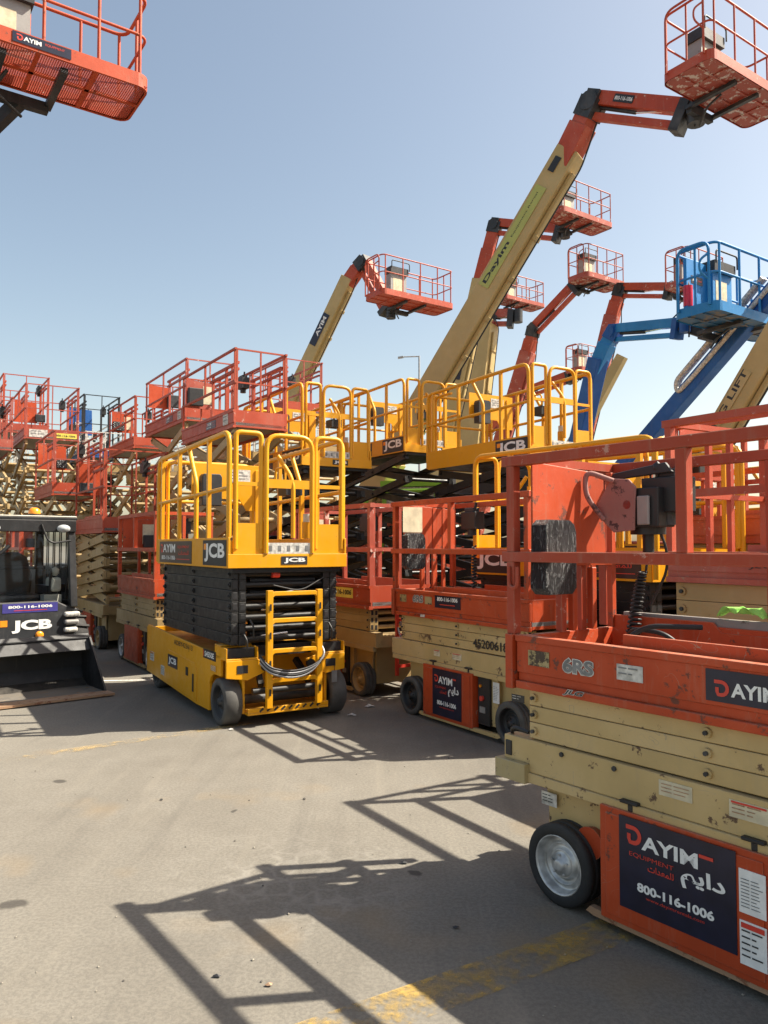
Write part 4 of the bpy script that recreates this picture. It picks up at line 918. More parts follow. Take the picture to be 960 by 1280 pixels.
def boom_lift(label, P0, P1, P2, P3, Nn, boomc='tan_boom', fly='red_sunfaded', bas='red_sunfaded', under='red_peeling', w0=.42, w1=.30, aspect=1.15, jib=True, base=True, basket_on=True, split=.0, group='boom lifts with raised baskets', body=None, knuckle='charcoal', **kw):
    """P0 low point of the main boom, P1 end of its outer section, P2 elbow, P3 jib end"""
    d = (P0 - P1).normalized()
    t = (P1.z - 2.0) / -d.z if d.z < -.05 else 6
    Pb = P1 + d * t
    body = body or boomc
    root = thing('boom_lift', label, 'boom lift', (Pb.x, Pb.y, 0), 0, group); off = V((Pb.x, Pb.y, 0))
    hd = V((P1.x - P0.x, P1.y - P0.y, 0)); hd = hd.normalized() if hd.length > .2 else V((.53, -.85, 0)); sd = V((-hd.y, hd.x, 0)); Z = V((0, 0, 1))
    mb = MB(off); k0 = w0 * 1.0
    mb.bar(Pb, P1, k0, k0 * aspect, boomc, w2=w0 * .97, h2=w0 * .97 * aspect)
    bm = mb.build('boom', root, bevel=.02)
    dB = (P1 - Pb).normalized(); sB = dB.cross(Z).normalized(); uB = sB.cross(dB)
    if basket_on and w0 > .3:
        tr_ = MB(off); o_ = -uB * (k0 * aspect * .5 + .045); LB = (P1 - Pb).length
        tr_.bar(Pb + dB * LB * .2 + o_, P1 - dB * .35 + o_, k0 * .42, .07, boomc)
        for k_ in range(1, int(LB / .9)): tr_.bar(Pb + dB * (.9 * k_) + o_ * 1.06, Pb + dB * (.9 * k_ + .10) + o_ * 1.06, k0 * .5, .085, boomc)
        tr_.build('cable_tray', root, bevel=.006)
        tr_ = MB(off)
        tr_.tube([Pb + dB * LB * .25 + o_ * 1.3 + sB * .05, P1 - dB * .2 + o_ * 1.35 + sB * .05, P1 + dB * .25 + o_ * .9, P2 + o_ * .7], .018, 'rubber_dark', 6, bend=.15); tr_.build('hydraulic_hose', root)
    mb = MB(off); e = P1 + (P2 - P1) * .9
    mb.bar(P1 - (P1 - Pb).normalized() * .3, P1 + (P2 - P1) * .55, min(w1 * 1.05, w0 * .86), min(w1 * 1.05, w0 * .86) * aspect, fly); mb.bar(P1 + (P2 - P1) * .5, P2, min(w1 * .9, w0 * .78), min(w1 * .9, w0 * .78) * aspect, fly)
    mb.build('fly_boom', root, bevel=.012)
    mb = MB(off); jd = (P3 - P2).normalized(); c = P2
    s2 = V((-jd.y, jd.x, 0)).normalized() if abs(jd.z) < .98 else sd
    mb.cyl(c - s2 * w1 * .58, c + s2 * w1 * .58, w1 * .5, knuckle, 16); bd = (P2 - P1).normalized(); mb.bar(c - bd * w1 * .75, c + bd * w1 * .25, w1 * 1.06, w1 * 1.15, knuckle); mb.bar(c - jd * w1 * .3, c + jd * w1 * .45, w1 * .98, w1 * 1.2, knuckle)
    mb.build('elbow', root)
    if jib:
        up = s2.cross(jd).normalized(); up = up if up.z > 0 else -up
        wj = w1 * .62; Lj = (P3 - P2).length
        a = MB(off); a.bar(P2 + up * w1 * .28 + jd * .1, P3 + up * w1 * .28, wj, wj * 1.15, fly); a.build('jib_arm', root, bevel=.008)
        a = MB(off); a.bar(P2 - up * w1 * .62 + jd * .05, P3 - up * w1 * .62, wj * .7, wj * .6, fly); a.build('jib_arm', root, bevel=.008)
        a = MB(off); a.cyl(P2 + jd * .2 - up * w1 * .15, P2 + jd * Lj * .5 - up * w1 * .2, .035, 'charcoal', 10); a.cyl(P2 + jd * Lj * .5 - up * w1 * .2, P2 + jd * Lj * .8, .02, 'chrome', 8); a.build('jib_cylinder', root)
        a = MB(off); a.bar(P3 + up * w1 * .55 - jd * .05, P3 - up * w1 * .95 - jd * .05, w1 * .9, w1 * .5, knuckle, up=tuple(jd)); a.cyl(P3 - Z * w1 * .5 + jd * w1 * .5, P3 + Z * w1 * .6 + jd * w1 * .5, w1 * .42, knuckle, 14)
        a.tube([P3 - jd * .25 + up * .12, P3 + up * .30, P3 + jd * .2 + up * .1, P3 + jd * .25 - up * .2], .015, 'rubber_dark', 6, bend=.1); a.build('rotator', root)
    if basket_on:
        att = basket(root, off, Nn, bas, under, **kw)
        a = MB(off); a.bar(P3, att, .12, .14, 'charcoal'); a.build('basket_support', root)
    if base:
        mb = MB(off); C0 = V((Pb.x, Pb.y, 0)) ; ux, uy = hd, sd
        Q = lambda a, b_, c_: C0 + ux * a + uy * b_ + Z * c_
        mb.bar(Q(-1.5, 0, .62), Q(2.0, 0, .62), 1.0, .4, 'charcoal'); mb.cyl(Q(.3, 0, .82), Q(.3, 0, .98), .55, 'charcoal', 20)
        mb.build('chassis', root)
        mb = MB(off); mb.bar(Q(-1.4, 0, 1.15), Q(1.3, 0, 1.15), 1.1, .34, body); mb.bar(Q(-1.55, 0, 1.25), Q(-1.1, 0, 1.25), 2.1, .75, body); mb.bar(Q(-.1, 0, 1.3), Q(-.1, 0, 2.25), .5, .3, body, up=tuple(ux))
        mb.build('turntable', root, bevel=.02)
        for s in (-1, 1):
            mb = MB(off); mb.bar(Q(-1.0, s * .82, 1.38), Q(1.1, s * .82, 1.34), .5, .62, fly if body == boomc else body); mb.build('engine_hood', root, bevel=.04)
        for a_ in (-1.2, 1.6):
            for s in (-1, 1):
                p = Q(a_, s * 1.15, .5); wv = uy * s
                m_ = MB(off); m_.lathe(p - wv * .16, wv, [(0, .3), (.30, .3), (.32, .28), (.24, .22), (.28, .08), (.28, 0)], 'tan_old', 20); wh = m_.build('wheel', root)
                m_ = MB(off); m_.lathe(p - wv * .17, wv, [(0, .28), (0, .44), (.04, .5), (.30, .5), (.34, .44), (.34, .3)], 'rubber', 24); m_.build('tyre', wh)
    return root, bm, off

def dirf(a, b): return (b - a).normalized()
BG = 'boom lifts with raised baskets'
# B2: the tall central boom
N2 = at(890, 70, 11.7); P3 = N2 + UL * 1.1 + US * 1.12 + V((0, 0, -.06))
B2, bm2, off2 = boom_lift('tallest boom lift, sand coloured boom with lime sticker, basket at top right corner', at(545, 478, 16.6), at(714, 190, 15.0), at(741, 130, 14.6), at(858, 142, 13.4), N2, w0=.44, w1=.36, boomc='tan_boom', fly='red_old', bas='red_old')
def on_boom(bm, off, Pa, Pb_, w, asp, root, s0, ln, hgt, bg, draw, name='advert_sticker', side=None, dz=.06):
    d = (Pb_ - Pa).normalized(); a = d.cross(V((0, 0, 1))).normalized(); up = a.cross(d)
    n = a  # bar's across axis; camera side is the one with negative dot to view
    c = (Pa + Pb_) / 2
    if n.dot(V((0, 0, 1.6)) - c) < 0: n = -n
    ex = d; ey = up
    if ex.cross(ey).dot(n) < 0: ex = -d
    o = Pa + d * s0 + n * (w / 2 + .004) - up * hgt / 2 + up * dz
    if ex != d: o = o + d * ln
    return sticker(root, o - off, ex, ey, ln, hgt, bg, draw, name=name)
Pa, Pb2 = at(545, 478, 16.6), at(714, 190, 15.0); L2 = (Pb2 - Pa).length
on_boom(bm2, off2, Pa, Pb2, .445, 1.15, B2, L2 * .42, L2 * .42, .25, 'sticker_lime', lambda mb, o, ex, ey, w, h: (mb.text('Dayim', o, ex, ey, .03 * w, .28 * h, .42 * w, .5 * h, 'ink', bold=.03), mb.text('Equipment Rental', o, ex, ey, .50 * w, .42 * h, .44 * w, .2 * h, 'ink')))
on_boom(bm2, off2, Pa, Pb2, .445, 1.15, B2, L2 * .90, .30, .14, 'ink', None, name='lift_marking')
mb = MB(off2); jd = dirf(at(741, 130, 14.6), at(858, 142, 13.4))
mb.bar(at(770, 119, 14.3), at(832, 126, 13.7), .20, .07, 'blue_dark'); mb.build('jib_cover', B2)
on_boom(None, off2, at(741, 130, 14.6) + V((0, 0, .13)), at(858, 142, 13.4) + V((0, 0, .10)), .235, 1, B2, .55, .42, .14, 'ink', lambda mb, o, ex, ey, w, h: mb.text('800-116-1006', o, ex, ey, .05 * w, .25 * h, .9 * w, .5 * h, 'white', bold=.02), dz=0)

# B1: basket at the upper left corner; its boom leaves the picture to the left
N1 = at(188, 112, 9.0) - UL * 2.44
B1, bm1, off1 = boom_lift('boom lift basket at the top left corner, red with see-through grating floor', V((-10.5, 11.6, 3.7)), V((-8.0, 10.6, 4.8)), V((-7.0, 10.0, 5.2)), V((-4.95, 9.2, 6.35)), N1, w0=.5, w1=.36, fly='red', bas='red', under='red_old', grating=True, tr=.021, seg=10)
nb = US * -1
sticker(B1, N1 + UL * .95 - US * .004 + V((0, 0, .03)) - off1, UL, V((0, 0, 1)), .60, .115, 'navy', lambda mb, o, ex, ey, w, h: (d_logo(mb, o, ex, ey, .04, .025, .07), mb.text('AYIM', o, ex, ey, .11, .035, .18, .05, 'white', bold=.03), mb.text('EQUIPMENT', o, ex, ey, .33, .055, .2, .03, 'print_red')), name='advert_sticker')

# B3: left boom with grey console
N3 = at(478, 366, 21.0)
B3, bm3, off3 = boom_lift('boom lift left of the tallest one, red basket and dark sticker on slanting sand boom', at(380, 468, 24.5), at(437, 348, 23.6), at(455, 328, 23.3), at(486, 386, 22.6), N3, w0=.38, w1=.33, fly='red_old', bas='red_old', under='red_old', L=2.55)
Pa, Pb3 = at(380, 468, 24.5), at(437, 348, 23.6)
on_boom(bm3, off3, Pa, Pb3, .385, 1.15, B3, .95, 1.05, .26, 'navy', lambda mb, o, ex, ey, w, h: mb.text('AYIM', o, ex, ey, .3 * w, .25 * h, .6 * w, .5 * h, 'white', bold=.03))
# B4
N4 = at(703, 262, 23.9)
B4, bm4, off4 = boom_lift('boom lift whose red basket peeks out right behind the upper half of the tallest boom', at(578, 455, 27.5), at(601, 350, 27.2), at(619, 282, 27.0), at(700, 290, 25.6), N4, w0=.46, w1=.38, boomc='tan_boom', fly='red_old', body='tan_old')
Pa4, Pb4 = at(578, 455, 27.5), at(601, 350, 27.2)
on_boom(bm4, off4, Pa4, Pb4, .47, 1.15, B4, -.6, 1.3, .36, 'navy', lambda mb, o, ex, ey, w, h: mb.text('AYIM', o, ex, ey, .5 * w, .25 * h, .4 * w, .5 * h, 'white', bold=.03))
# B5 with the upright sand mast
N5 = at(632, 372, 33.0)
B5, bm5, off5 = boom_lift('boom lift with upright sand mast, its small red basket behind the tallest boom', at(597, 490, 34), at(606, 406, 33.8), at(612, 396, 33.8), at(640, 396, 33.5), N5, w0=.85, w1=.5, tr=.024)
Pa, Pb5 = at(597, 490, 34), at(606, 406, 33.8)
# B6
N6 = at(734, 344, 25.5)
B6, bm6, off6 = boom_lift('boom lift with slanting double red jib up to a small basket left of blue one', at(632, 535, 28.5), at(660, 440, 28), at(667, 412, 27.8), at(718, 358, 26.7), N6, w0=.44, w1=.34, boomc='red_sunfaded', fly='red_old', body='tan_old', L=2.0)
# B7
N7 = at(726, 462, 32)
B7, bm7, off7 = boom_lift('smallest and lowest boom lift basket, seen just above the yellow rails', at(600, 545, 35), at(650, 496, 34.6), at(665, 488, 34.4), at(712, 470, 33), N7, w0=.42, w1=.36, boomc='red_sunfaded', fly='red_old', L=1.8, S=.9)
# B8
N8 = at(862, 352, 22.8)
B8, bm8, off8 = boom_lift('boom lift with a flat red jib whose basket hides behind the blue basket', at(737, 512, 26.8), at(765, 395, 26.4), at(776, 362, 26.2), at(838, 362, 24.6), N8, w0=.42, w1=.34, boomc='red_sunfaded', fly='red_old', body='tan_old', L=1.9)
# B9 blue
N9 = at(897, 386, 12.1)
B9, bm9, off9 = boom_lift('blue boom lift with big blue basket and red fire extinguisher at the right edge', at(722, 560, 16.2), at(748, 448, 15.6), at(768, 415, 15.4), at(850, 408, 13.8), N9, w0=.30, w1=.24, boomc='blue_dark', fly='blue', bas='blue', under='blue_under', tr=.024, box='blue', knuckle='blue_dark', S=.80)
mb = MB(off9); p = N9 + US * .62 + UL * .16 + V((0, 0, .22)); mb.cyl(p, p + V((0, 0, .34)), .075, 'extinguisher', 16); mb.cyl(p + V((0, 0, .34)), p + V((0, 0, .42)), .04, 'ink', 12, r2=.02); mb.build('fire_extinguisher', B9)
mb = MB(off9)
def Pq(a, b_, c_): return N9 + UL * a + US * b_ + V((0, 0, c_))
vs = [Pq(a, b_, c_) for a in (.02, .05) for b_ in (.05, .72) for c_ in (.42, 1.02)]
vs = [Pq(a, b_, c_) for a in (.10, .75) for b_ in (.60, .66) for c_ in (.15, 1.0)]
mb.add(vs, [(0, 1, 3, 2), (4, 6, 7, 5), (0, 4, 5, 1), (2, 3, 7, 6), (0, 2, 6, 4), (1, 5, 7, 3)], 'blue'); mb.build('panel', B9)
sticker(B9, Pq(.22, .598, .62) - off9, UL, V((0, 0, 1)), .32, .13, 'maroon_black', lambda mb, o, ex, ey, w, h: (mb.text('AYIM', o, ex, ey, .1 * w, .3 * h, .4 * w, .4 * h, 'white', bold=.02), mb.stroke([(.6 * w, .5 * h), (.9 * w, .5 * h)], .2 * h, o, ex, ey, 'print_red')), name='advert_sticker')
# sand mast behind the blue one
mb = MB(); mb.bar(at(715, 560, 19), at(778, 445, 18.2), .26, .3, 'tan_boom', w2=.2, h2=.22)
o = mb.build('boom_section', B9)
o.location = -off9
# B10 blue boom with cable carrier leaving at right
P0, P1 = at(800, 560, 15.2), at(985, 345, 12.6)
B10, bm10, off10 = boom_lift('dark blue boom lift with grey cable loops, its boom rising below the blue basket', P0, P1, at(1022, 300, 12.1), at(1095, 330, 11.4), at(1130, 300, 10.4), w0=.26, w1=.28, boomc='blue_dark', fly='blue', bas='blue', under='blue_under', knuckle='blue_dark')
mb = MB(off10)
dd = (P1 - P0).normalized(); nrm = dd.cross(V((0, 0, 1))).normalized(); up = nrm.cross(dd).normalized()
if nrm.dot(-P0) < 0: nrm = -nrm
A = P0 + dd * 1.45 + up * .26; Bq = P0 + dd * 3.7 + up * .26
for side_ in (.06, .15):
    mb.tube([Bq + nrm * side_, A + nrm * side_, A + up * -.20 + nrm * side_ - dd * .12, A + up * -.22 + nrm * side_ + dd * .3, Bq - up * .22 + nrm * side_], .042, 'white_worn', 8, bend=.12)
mb.build('cable_carrier', B10)
# B11 sand boom lettered LIFT
P0, P1 = at(872, 590, 12.6), at(1000, 372, 11.4)
B11, bm11, off11 = boom_lift('sand coloured boom with black lettering and a lift cylinder at the right edge', P0, P1, at(1022, 330, 11.2), at(1100, 340, 10.6), at(1150, 330, 9.8), w0=.33, w1=.30, fly='red_old', bas='red_old')
on_boom(bm11, off11, P0, P1, .345, 1.15, B11, .72, 1.0, .16, 'tan_boom', lambda mb, o, ex, ey, w, h: mb.text('JLG LIFT', o, ex, ey, 0, .1 * h, w, .8 * h, 'ink', bold=.02), name='lettering')
mb = MB(off11); a = at(926, 520, 12.1); b_ = at(945, 470, 11.9); mb.cyl(a, b_, .035, 'chrome', 10); mb.cyl(b_, at(957, 440, 11.8), .055, 'charcoal', 12); mb.bar(at(935, 478, 11.95), at(950, 466, 11.85), .2, .14, 'tan_worn'); mb.build('lift_cylinder', B11)
# blue companion

# ------------------------------------------------------------------ skid steer loader with bucket
ths = math.atan2(.65, .76)
sk = thing('skid_steer_loader', 'black skid steer loader with orange beacon and bucket on the ground at the left edge', 'skid steer loader', (-2.97, 8.51, 0), ths)
mb = MB()   # bucket: curved back, flat floor, side plates
prof = [(.0, .02), (.55, .02), (.70, .09), (.76, .22), (.76, .40), (.66, .54), (.56, .57)]
vs = []
for X in (-1.85, -.02):
    for y, z in prof: vs.append((X, y, z))
K = len(prof); mb.add(vs, [(i, i + 1, K + i + 1, K + i) for i in range(K - 1)][:1], 'bucket_steel', False); mb.add(vs, [(i, i + 1, K + i + 1, K + i) for i in range(K - 1)][1:], 'black_paint', False)
for X in (-1.85, 0): mb.prism([(.02, .02), (.55, .02), (.70, .09), (.76, .22), (.76, .40), (.66, .54), (.52, .57)], (X, 0, 0), (0, 1, 0), EZ, .02, 'black_paint')
bk = mb.build('bucket', sk); sd_ = bk.modifiers.new('solid', 'SOLIDIFY'); sd_.thickness = .012
mb = MB(); mb.box(-1.87, .02, -.14, .06, .012, .035, 'rust_edge'); mb.build('cutting_edge', bk)
mb = MB(); mb.bar((-.925, .50, .43), (-.925, .62, .60), 1.85, .02, 'charcoal'); mb.build('bucket_lip', bk)
B0 = 1.05
mb = MB()
mb.prism([(-1.50, .25), (-.02, .25), (-.02, .50), (.03, .56), (.03, .86), (-.10, .90), (-.22, .96), (-.92, .96), (-1.04, .88), (-1.50, .88)], (0, B0, 0), EX, EZ, .10, 'charcoal')
mb.box(-1.45, -.05, B0 + .102, B0 + 1.6, .22, .80, 'charcoal'); mb.box(-1.35, -.15, B0 + 1.6, B0 + 2.3, .35, 1.35, 'charcoal')
mb.box(-1.75, -1.52, B0 - .1, B0 + 2.2, .85, 1.15, 'black_paint')
mb.build('body', sk, bevel=.015)
# quick hitch between body and bucket
mb = MB(); mb.box(-1.2, -.3, .78, B0 - .002, .20, .50, 'black_paint'); mb.build('quick_hitch', sk)
for yy in (B0 + .45, B0 + 1.55):
    for X, s in ((.22, 1), (-1.62, -1)):
        m_ = MB(); m_.lathe((X - s * .24, yy, .40), (s, 0, 0), [(0, .22), (.20, .22), (.23, .2), (.14, .16), (.18, .06), (.18, 0)], 'cream_plastic', 22); wh = m_.build('wheel', sk)
        m_ = MB(); m_.lathe((X - s * .26, yy, .40), (s, 0, 0), [(0, .22), (0, .34), (.04, .40), (.22, .40), (.26, .34), (.26, .23)], 'rubber', 26)
        for k in range(18):
            a = 2 * math.pi * k / 18; ca, sa = math.cos(a), math.sin(a); c = V((X - s * .13, yy + ca * .405, .40 + sa * .405))
            m_.bar(c - V((.12, 0, 0)), c + V((.12, -sa * .04, ca * .04)), .03, .03, 'rubber', up=(0, ca, sa))
        m_.build('tyre', wh)
# cab
mb = MB(); cx0, cx1, cy0, cy1 = -1.06, .02, B0 - .02, B0 + 1.35
for X in (cx0 + .04, cx1 - .04):
    mb.bar((X, cy0 + .02, .88), (X, cy0 + .16, 1.90), .08, .07, 'black_paint', up=(0, 1, 0)); mb.bar((X, cy1, .80), (X, cy1, 1.90), .08, .07, 'black_paint', up=(0, 1, 0))
    mb.bar((X, cy0 + .05, .92), (X, cy1, .92), .05, .06, 'black_paint')
    for k in range(4): mb.bar((X, cy0 + .3 + .24 * k, .92), (X, cy0 + .3 + .24 * k, 1.85), .012, .02, 'black_paint', up=(0, 1, 0))
mb.box(cx0, cx1, cy1 - .03, cy1 + .03, .85, 1.32, 'grey_metal'); mb.box(cx0 + .0, cx1, cy1 - .02, cy1 + .02, 1.78, 1.90, 'black_paint')
mb.build('cab_frame', sk, bevel=.008)
mb = MB(); mb.add([(cx0 + .08, cy0 + .04, .95), (cx1 - .08, cy0 + .04, .95), (cx1 - .08, cy0 + .13, 1.76), (cx0 + .08, cy0 + .13, 1.76)], [(0, 1, 2, 3)], 'glass'); mb.build('windscreen', sk)
mb = MB(); mb.add([(cx1 - .03, cy0 + .1, .95), (cx1 - .03, cy1, .95), (cx1 - .03, cy1, 1.85), (cx1 - .03, cy0 + .2, 1.85)], [(0, 1, 2, 3)], 'glass'); mb.build('side_window', sk)
mb = MB(); mb.box(cx0 + .05, cx1 - .05, cy0 + .1, cy1, .86, .90, 'rubber_dark'); mb.box(cx0 + .02, cx0 + .10, cy0 + .15, cy1, .90, 1.2, 'rubber_dark'); mb.build('cab_floor', sk)
mb = MB(); mb.tube([(-.80, cy0 + .30, 1.0), (-.80, cy0 + .28, 1.34), (-.20, cy0 + .28, 1.34), (-.20, cy0 + .30, 1.0)], .018, 'rubber_dark', 8, bend=.06); mb.build('lap_bar', sk)
mb = MB(); mb.box(-.20, -.08, cy0 + .25, cy0 + .50, 1.05, 1.22, 'cream_plastic'); mb.build('armrest_pod', sk, bevel=.03)
mb = MB(); mb.box(cx0 - .02, cx1 + .02, cy0 + .10, cy1 + .05, 1.90, 1.935, 'black_paint'); mb.box(cx0 - .015, cx1 + .015, cy0 + .105, cy1 + .045, 1.935, 1.95, 'cream_plastic'); mb.box(cx0, cx1, cy0 + .08, cy0 + .16, 1.76, 1.90, 'black_paint'); rf = mb.build('roof', sk, bevel=.012)
for X in (cx0 + .16, cx1 - .15):
    h = MB(); c = V((X, cy0 + .07, 1.80)); h.lathe(c + V((0, .02, 0)), (0, -1, 0), [(0, .075), (.028, .075), (.03, .066), (.045, .06), (.052, 0)], 'lamp_glass', 20); h.v = [V((q_.x, q_.y, c.z + (q_.z - c.z) * .62)) for q_ in h.v]
    ho = h.build('headlight', sk)
mb = MB(); c = (-.38, cy0 + .35, 1.955); mb.cyl(c, (c[0], c[1], 1.975), .075, 'rubber_dark', 18); mb.lathe((c[0], c[1], 1.975), (0, 0, 1), [(0, .068), (.03, .068), (.06, .055), (.075, .03), (.078, 0)], 'amber', 20); mb.build('beacon', sk)
mb = MB(); mb.prism([(-.25, .0), (.25, .0), (.27, .25), (.20, .48), (.10, .54), (-.10, .54), (-.20, .48), (-.27, .25)], (-.50, cy0 + .85, .98), EX, EZ, .12, 'vinyl'); mb.box(-.76, -.24, cy0 + .45, cy0 + .84, .90, 1.02, 'vinyl'); mb.build('seat', sk, bevel=.04)
mb = MB()
for X in (-.86, -.16): mb.box(X - .06, X + .06, cy0 + .35, cy0 + .80, 1.02, 1.12, 'vinyl'); mb.cyl((X, cy0 + .38, 1.12), (X + .02, cy0 + .33, 1.26), .02, 'rubber_dark', 8); mb.lathe((X + .02, cy0 + .33, 1.24), (0, -.2, 1), [(0, .02), (.03, .045), (.08, .045), (.11, .0)], 'cream_plastic', 12)
mb.box(-.30, -.10, cy0 + .2, cy0 + .33, .93, 1.02, 'cream_plastic'); mb.build('control_lever', sk)
mb = MB(); mb.tube([(-1.02, cy0 + .2, 1.30), (-.80, cy0 + .1, 1.52), (-.72, cy0 + .1, 1.60)], .022, 'rubber_dark', 8); mb.tube([(-.38, cy0 + .07, 1.85), (-.30, cy0 + .06, 1.62), (-.05, cy0 + .05, 1.66)], .011, 'rubber_dark', 7, bend=.1); mb.build('wiring', sk)
fy = B0 - .001
sticker(sk, (-.80, fy, .84), EX, EZ, .60, .105, 'navy_blue', dr_phone, name='advert_sticker')
lettering(sk, 'JCB', (-.70, fy, .61), EX, EZ, .44, .145, 'white', bold=.05)
sticker(sk, (-.82, fy, .69), EX, EZ, .075, .07, 'amber', None, name='emblem_sticker')
mb = MB()
for X in (-.92, -.40): mb.lathe((X, fy, .575), (0, -1, 0), [(0, .045), (.02, .045), (.03, .02), (.03, 0)], 'amber', 14)
mb.build('indicator_lamp', sk)
mb = MB()
for k in range(4): mb.box(-.13, .01 + .012 * k, B0 - .06, B0 + .06 + .03 * k, .50 + .09 * k, .555 + .09 * k, 'white_worn' if k % 2 else 'grey_metal')
mb.build('hydraulic_coupler', sk, bevel=.02)

# ------------------------------------------------------------------ lime green machine under the raised decks
gm = thing('telehandler', 'lime green telehandler cab glimpsed under the raised yellow decks', 'telehandler', (1.15, 17.2, 0), R(-20))
mb = MB(); mb.box(-1.4, 1.6, -.9, .9, .55, 1.35, 'charcoal'); mb.box(.2, 2.2, -.45, .45, 1.35, 1.7, 'charcoal'); mb.build('body', gm, bevel=.05)
mb = MB()
for x in (-1.0, .15):
    for y in (-.85, .85): mb.bar((x, y, 1.35), (x + .1, y * .9, 2.85), .09, .09, 'lime', up=(0, 1, 0))
mb.box(-1.0, .4, -.85, .85, 2.85, 2.98, 'lime'); mb.tube([(-1.3, -.9, 1.5), (-1.3, -.9, 2.75), (.5, -.9, 2.75), (.5, -.9, 1.5)], .05, 'lime', 8, bend=.2); mb.build('cab_frame', gm)
mb = MB(); mb.box(-.92, .3, -.80, .80, 1.5, 2.84, 'white_worn'); mb.build('cab_cover', gm)
mb = MB(); mb.bar((-2.6, -1.1, 1.6), (2.4, -1.1, 3.05), .26, .28, 'charcoal'); mb.bar((2.2, -1.1, 3.0), (3.4, -1.1, 3.3), .24, .28, 'white_worn'); mb.build('boom', gm, bevel=.02)
for x in (-.9, 1.2):
    for s in (-1, 1):
        m_ = MB(); m_.lathe((x, s * .8, .5), (0, s, 0), [(0, .28), (.3, .28), (.22, .2), (.26, 0)], 'lime', 18); wh = m_.build('wheel', gm)
        m_ = MB(); m_.lathe((x, s * .78, .5), (0, s, 0), [(0, .26), (0, .45), (.04, .5), (.3, .5), (.34, .45), (.34, .28)], 'rubber', 20); m_.build('tyre', wh)

# street lamp far behind
pl = at(524, 445, 42)
sl = thing('street_lamp', 'distant single arm street lamp standing beyond the machines', 'street lamp', (pl.x, pl.y, 0))
mb = MB(); mb.cyl((0, 0, 0), (0, 0, pl.z), .09, 'galv', 12, r2=.05); mb.tube([(0, 0, pl.z - .02), (-.9, 0, pl.z - .05)], .035, 'galv', 8); mb.build('pole', sl)
mb = MB(); mb.bar((-.85, 0, pl.z - .05), (-1.15, 0, pl.z - .10), .25, .09, 'galv'); mb.build('lamp_head', sl, bevel=.02)

# fine stones lying on the yard
gr = random.Random(5); mb = MB()
for _ in range(170):
    y = 2.2 + 7.5 * gr.random() ** 1.6; x = gr.uniform(-.55, .62) * y; sz = gr.uniform(.003, .009) * (1 if gr.random() < .93 else 1.9)
    c_ = V((x, y, .001 + sz * .35)); vs = [c_ + V((gr.uniform(.6, 1) * sz * a_, gr.uniform(.6, 1) * sz * b_, gr.uniform(.4, .7) * sz * e_)) for a_, b_, e_ in ((1, 0, 0), (0, 1, 0), (-1, 0, 0), (0, -1, 0), (0, 0, 1), (0, 0, -1))]
    mb.add(vs, [(0, 1, 4), (1, 2, 4), (2, 3, 4), (3, 0, 4), (1, 0, 5), (2, 1, 5), (3, 2, 5), (0, 3, 5)], gr.choice(['stone_pale', 'stone_pale', 'stone_dark']))
o = mb.build('gravel'); o['kind'] = 'stuff'
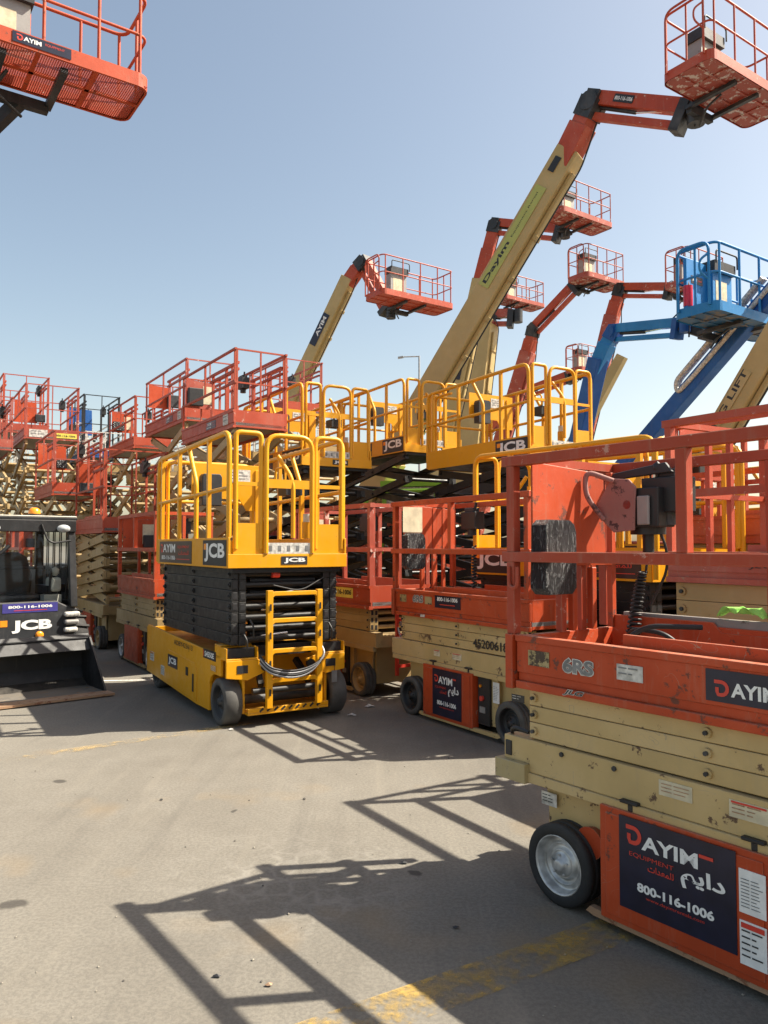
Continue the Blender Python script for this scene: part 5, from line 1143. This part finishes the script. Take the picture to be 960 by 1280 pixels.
# litter
LT = [(-.30, 7.45, .05, 'white_worn', 'small crumpled white paper scrap beside the right wheel of the nearest yellow lift'), (-.15, 7.85, .06, 'white_worn', 'white paper scrap lying further back in the shade between yellow and red lifts'),
      (-1.33, 6.88, .03, 'white_worn', 'tiny white chip on the ground below the front left wheel of the nearest yellow lift'), (-.62, 2.98, .018, 'ink', 'small black pebble in the open sunlit ground near the bottom'), (-.42, 2.92, .02, 'rust_edge', 'thin brown twig on the sunlit ground'), (-1.4, 5.0, .015, 'ink', 'dark pebble on open ground left of the centre'), (.10, 4.02, .022, 'ink', 'dark stone on the cracked patch inside the shadow'), (.30, 3.35, .018, 'ink', 'black pebble in the nearest lift\'s shadow')]
for x, y, s, mt, lab in LT:
    mb = MB(); vs = []; n_ = 7
    for k in range(n_):
        a = 2 * math.pi * k / n_; rr = s * random.uniform(.6, 1.1); vs.append((x + rr * math.cos(a), y + rr * .6 * math.sin(a), .005 + random.uniform(0, s * .2)))
    vs.append((x, y, .005 + s * .45)); mb.add(vs, [(k, (k + 1) % n_, n_) for k in range(n_)], mt); o = mb.build('paper_scrap' if mt == 'white_worn' else 'pebble' if mt == 'ink' else 'twig'); tag(o, lab, 'litter' if mt != 'ink' else 'pebble')

# ------------------------------------------------------------------ light, sky, camera
SUN = V((.877, .122, 1.0)).normalized()
el = math.asin(SUN.z); az = math.atan2(SUN.x, SUN.y)
ld = bpy.data.lights.new('sun', 'SUN'); ld.energy = 5.0; ld.angle = R(.55); ld.color = (1.0, .92, .78)
lo = bpy.data.objects.new('sun', ld); COL.objects.link(lo); lo.rotation_euler = SUN.to_track_quat('Z', 'Y').to_euler()
w = bpy.data.worlds.new('World'); sc.world = w; w.use_nodes = True
nt = w.node_tree; bg = nt.nodes['Background']
sky = nt.nodes.new('ShaderNodeTexSky'); sky.sky_type = 'NISHITA'; sky.sun_disc = False
sky.sun_elevation = el; sky.sun_rotation = az; sky.air_density = 1.0; sky.dust_density = 2.2; sky.ozone_density = 1.0; sky.altitude = 0
tint = nt.nodes.new('ShaderNodeMix'); tint.data_type = 'RGBA'; tint.blend_type = 'MULTIPLY'; tint.inputs[0].default_value = 1; tint.inputs[7].default_value = (1.13, 1.01, .84, 1)
nt.links.new(sky.outputs[0], tint.inputs[6]); nt.links.new(tint.outputs[2], bg.inputs[0]); bg.inputs[1].default_value = .1
cam = bpy.data.cameras.new('camera'); co = bpy.data.objects.new('camera', cam); COL.objects.link(co)
co.location = (0, 0, CZ); co.rotation_euler = (R(90) + PITCH, 0, 0)
cam.sensor_fit = 'VERTICAL'; cam.sensor_height = 36; cam.lens = F / 1280 * 36; cam.clip_end = 5000; cam.clip_start = .05
sc.camera = co
sc.view_settings.view_transform = 'Standard'; sc.view_settings.look = 'None'; sc.view_settings.gamma = 1; sc.view_settings.exposure = 1.18; sc.view_settings.use_curve_mapping = False
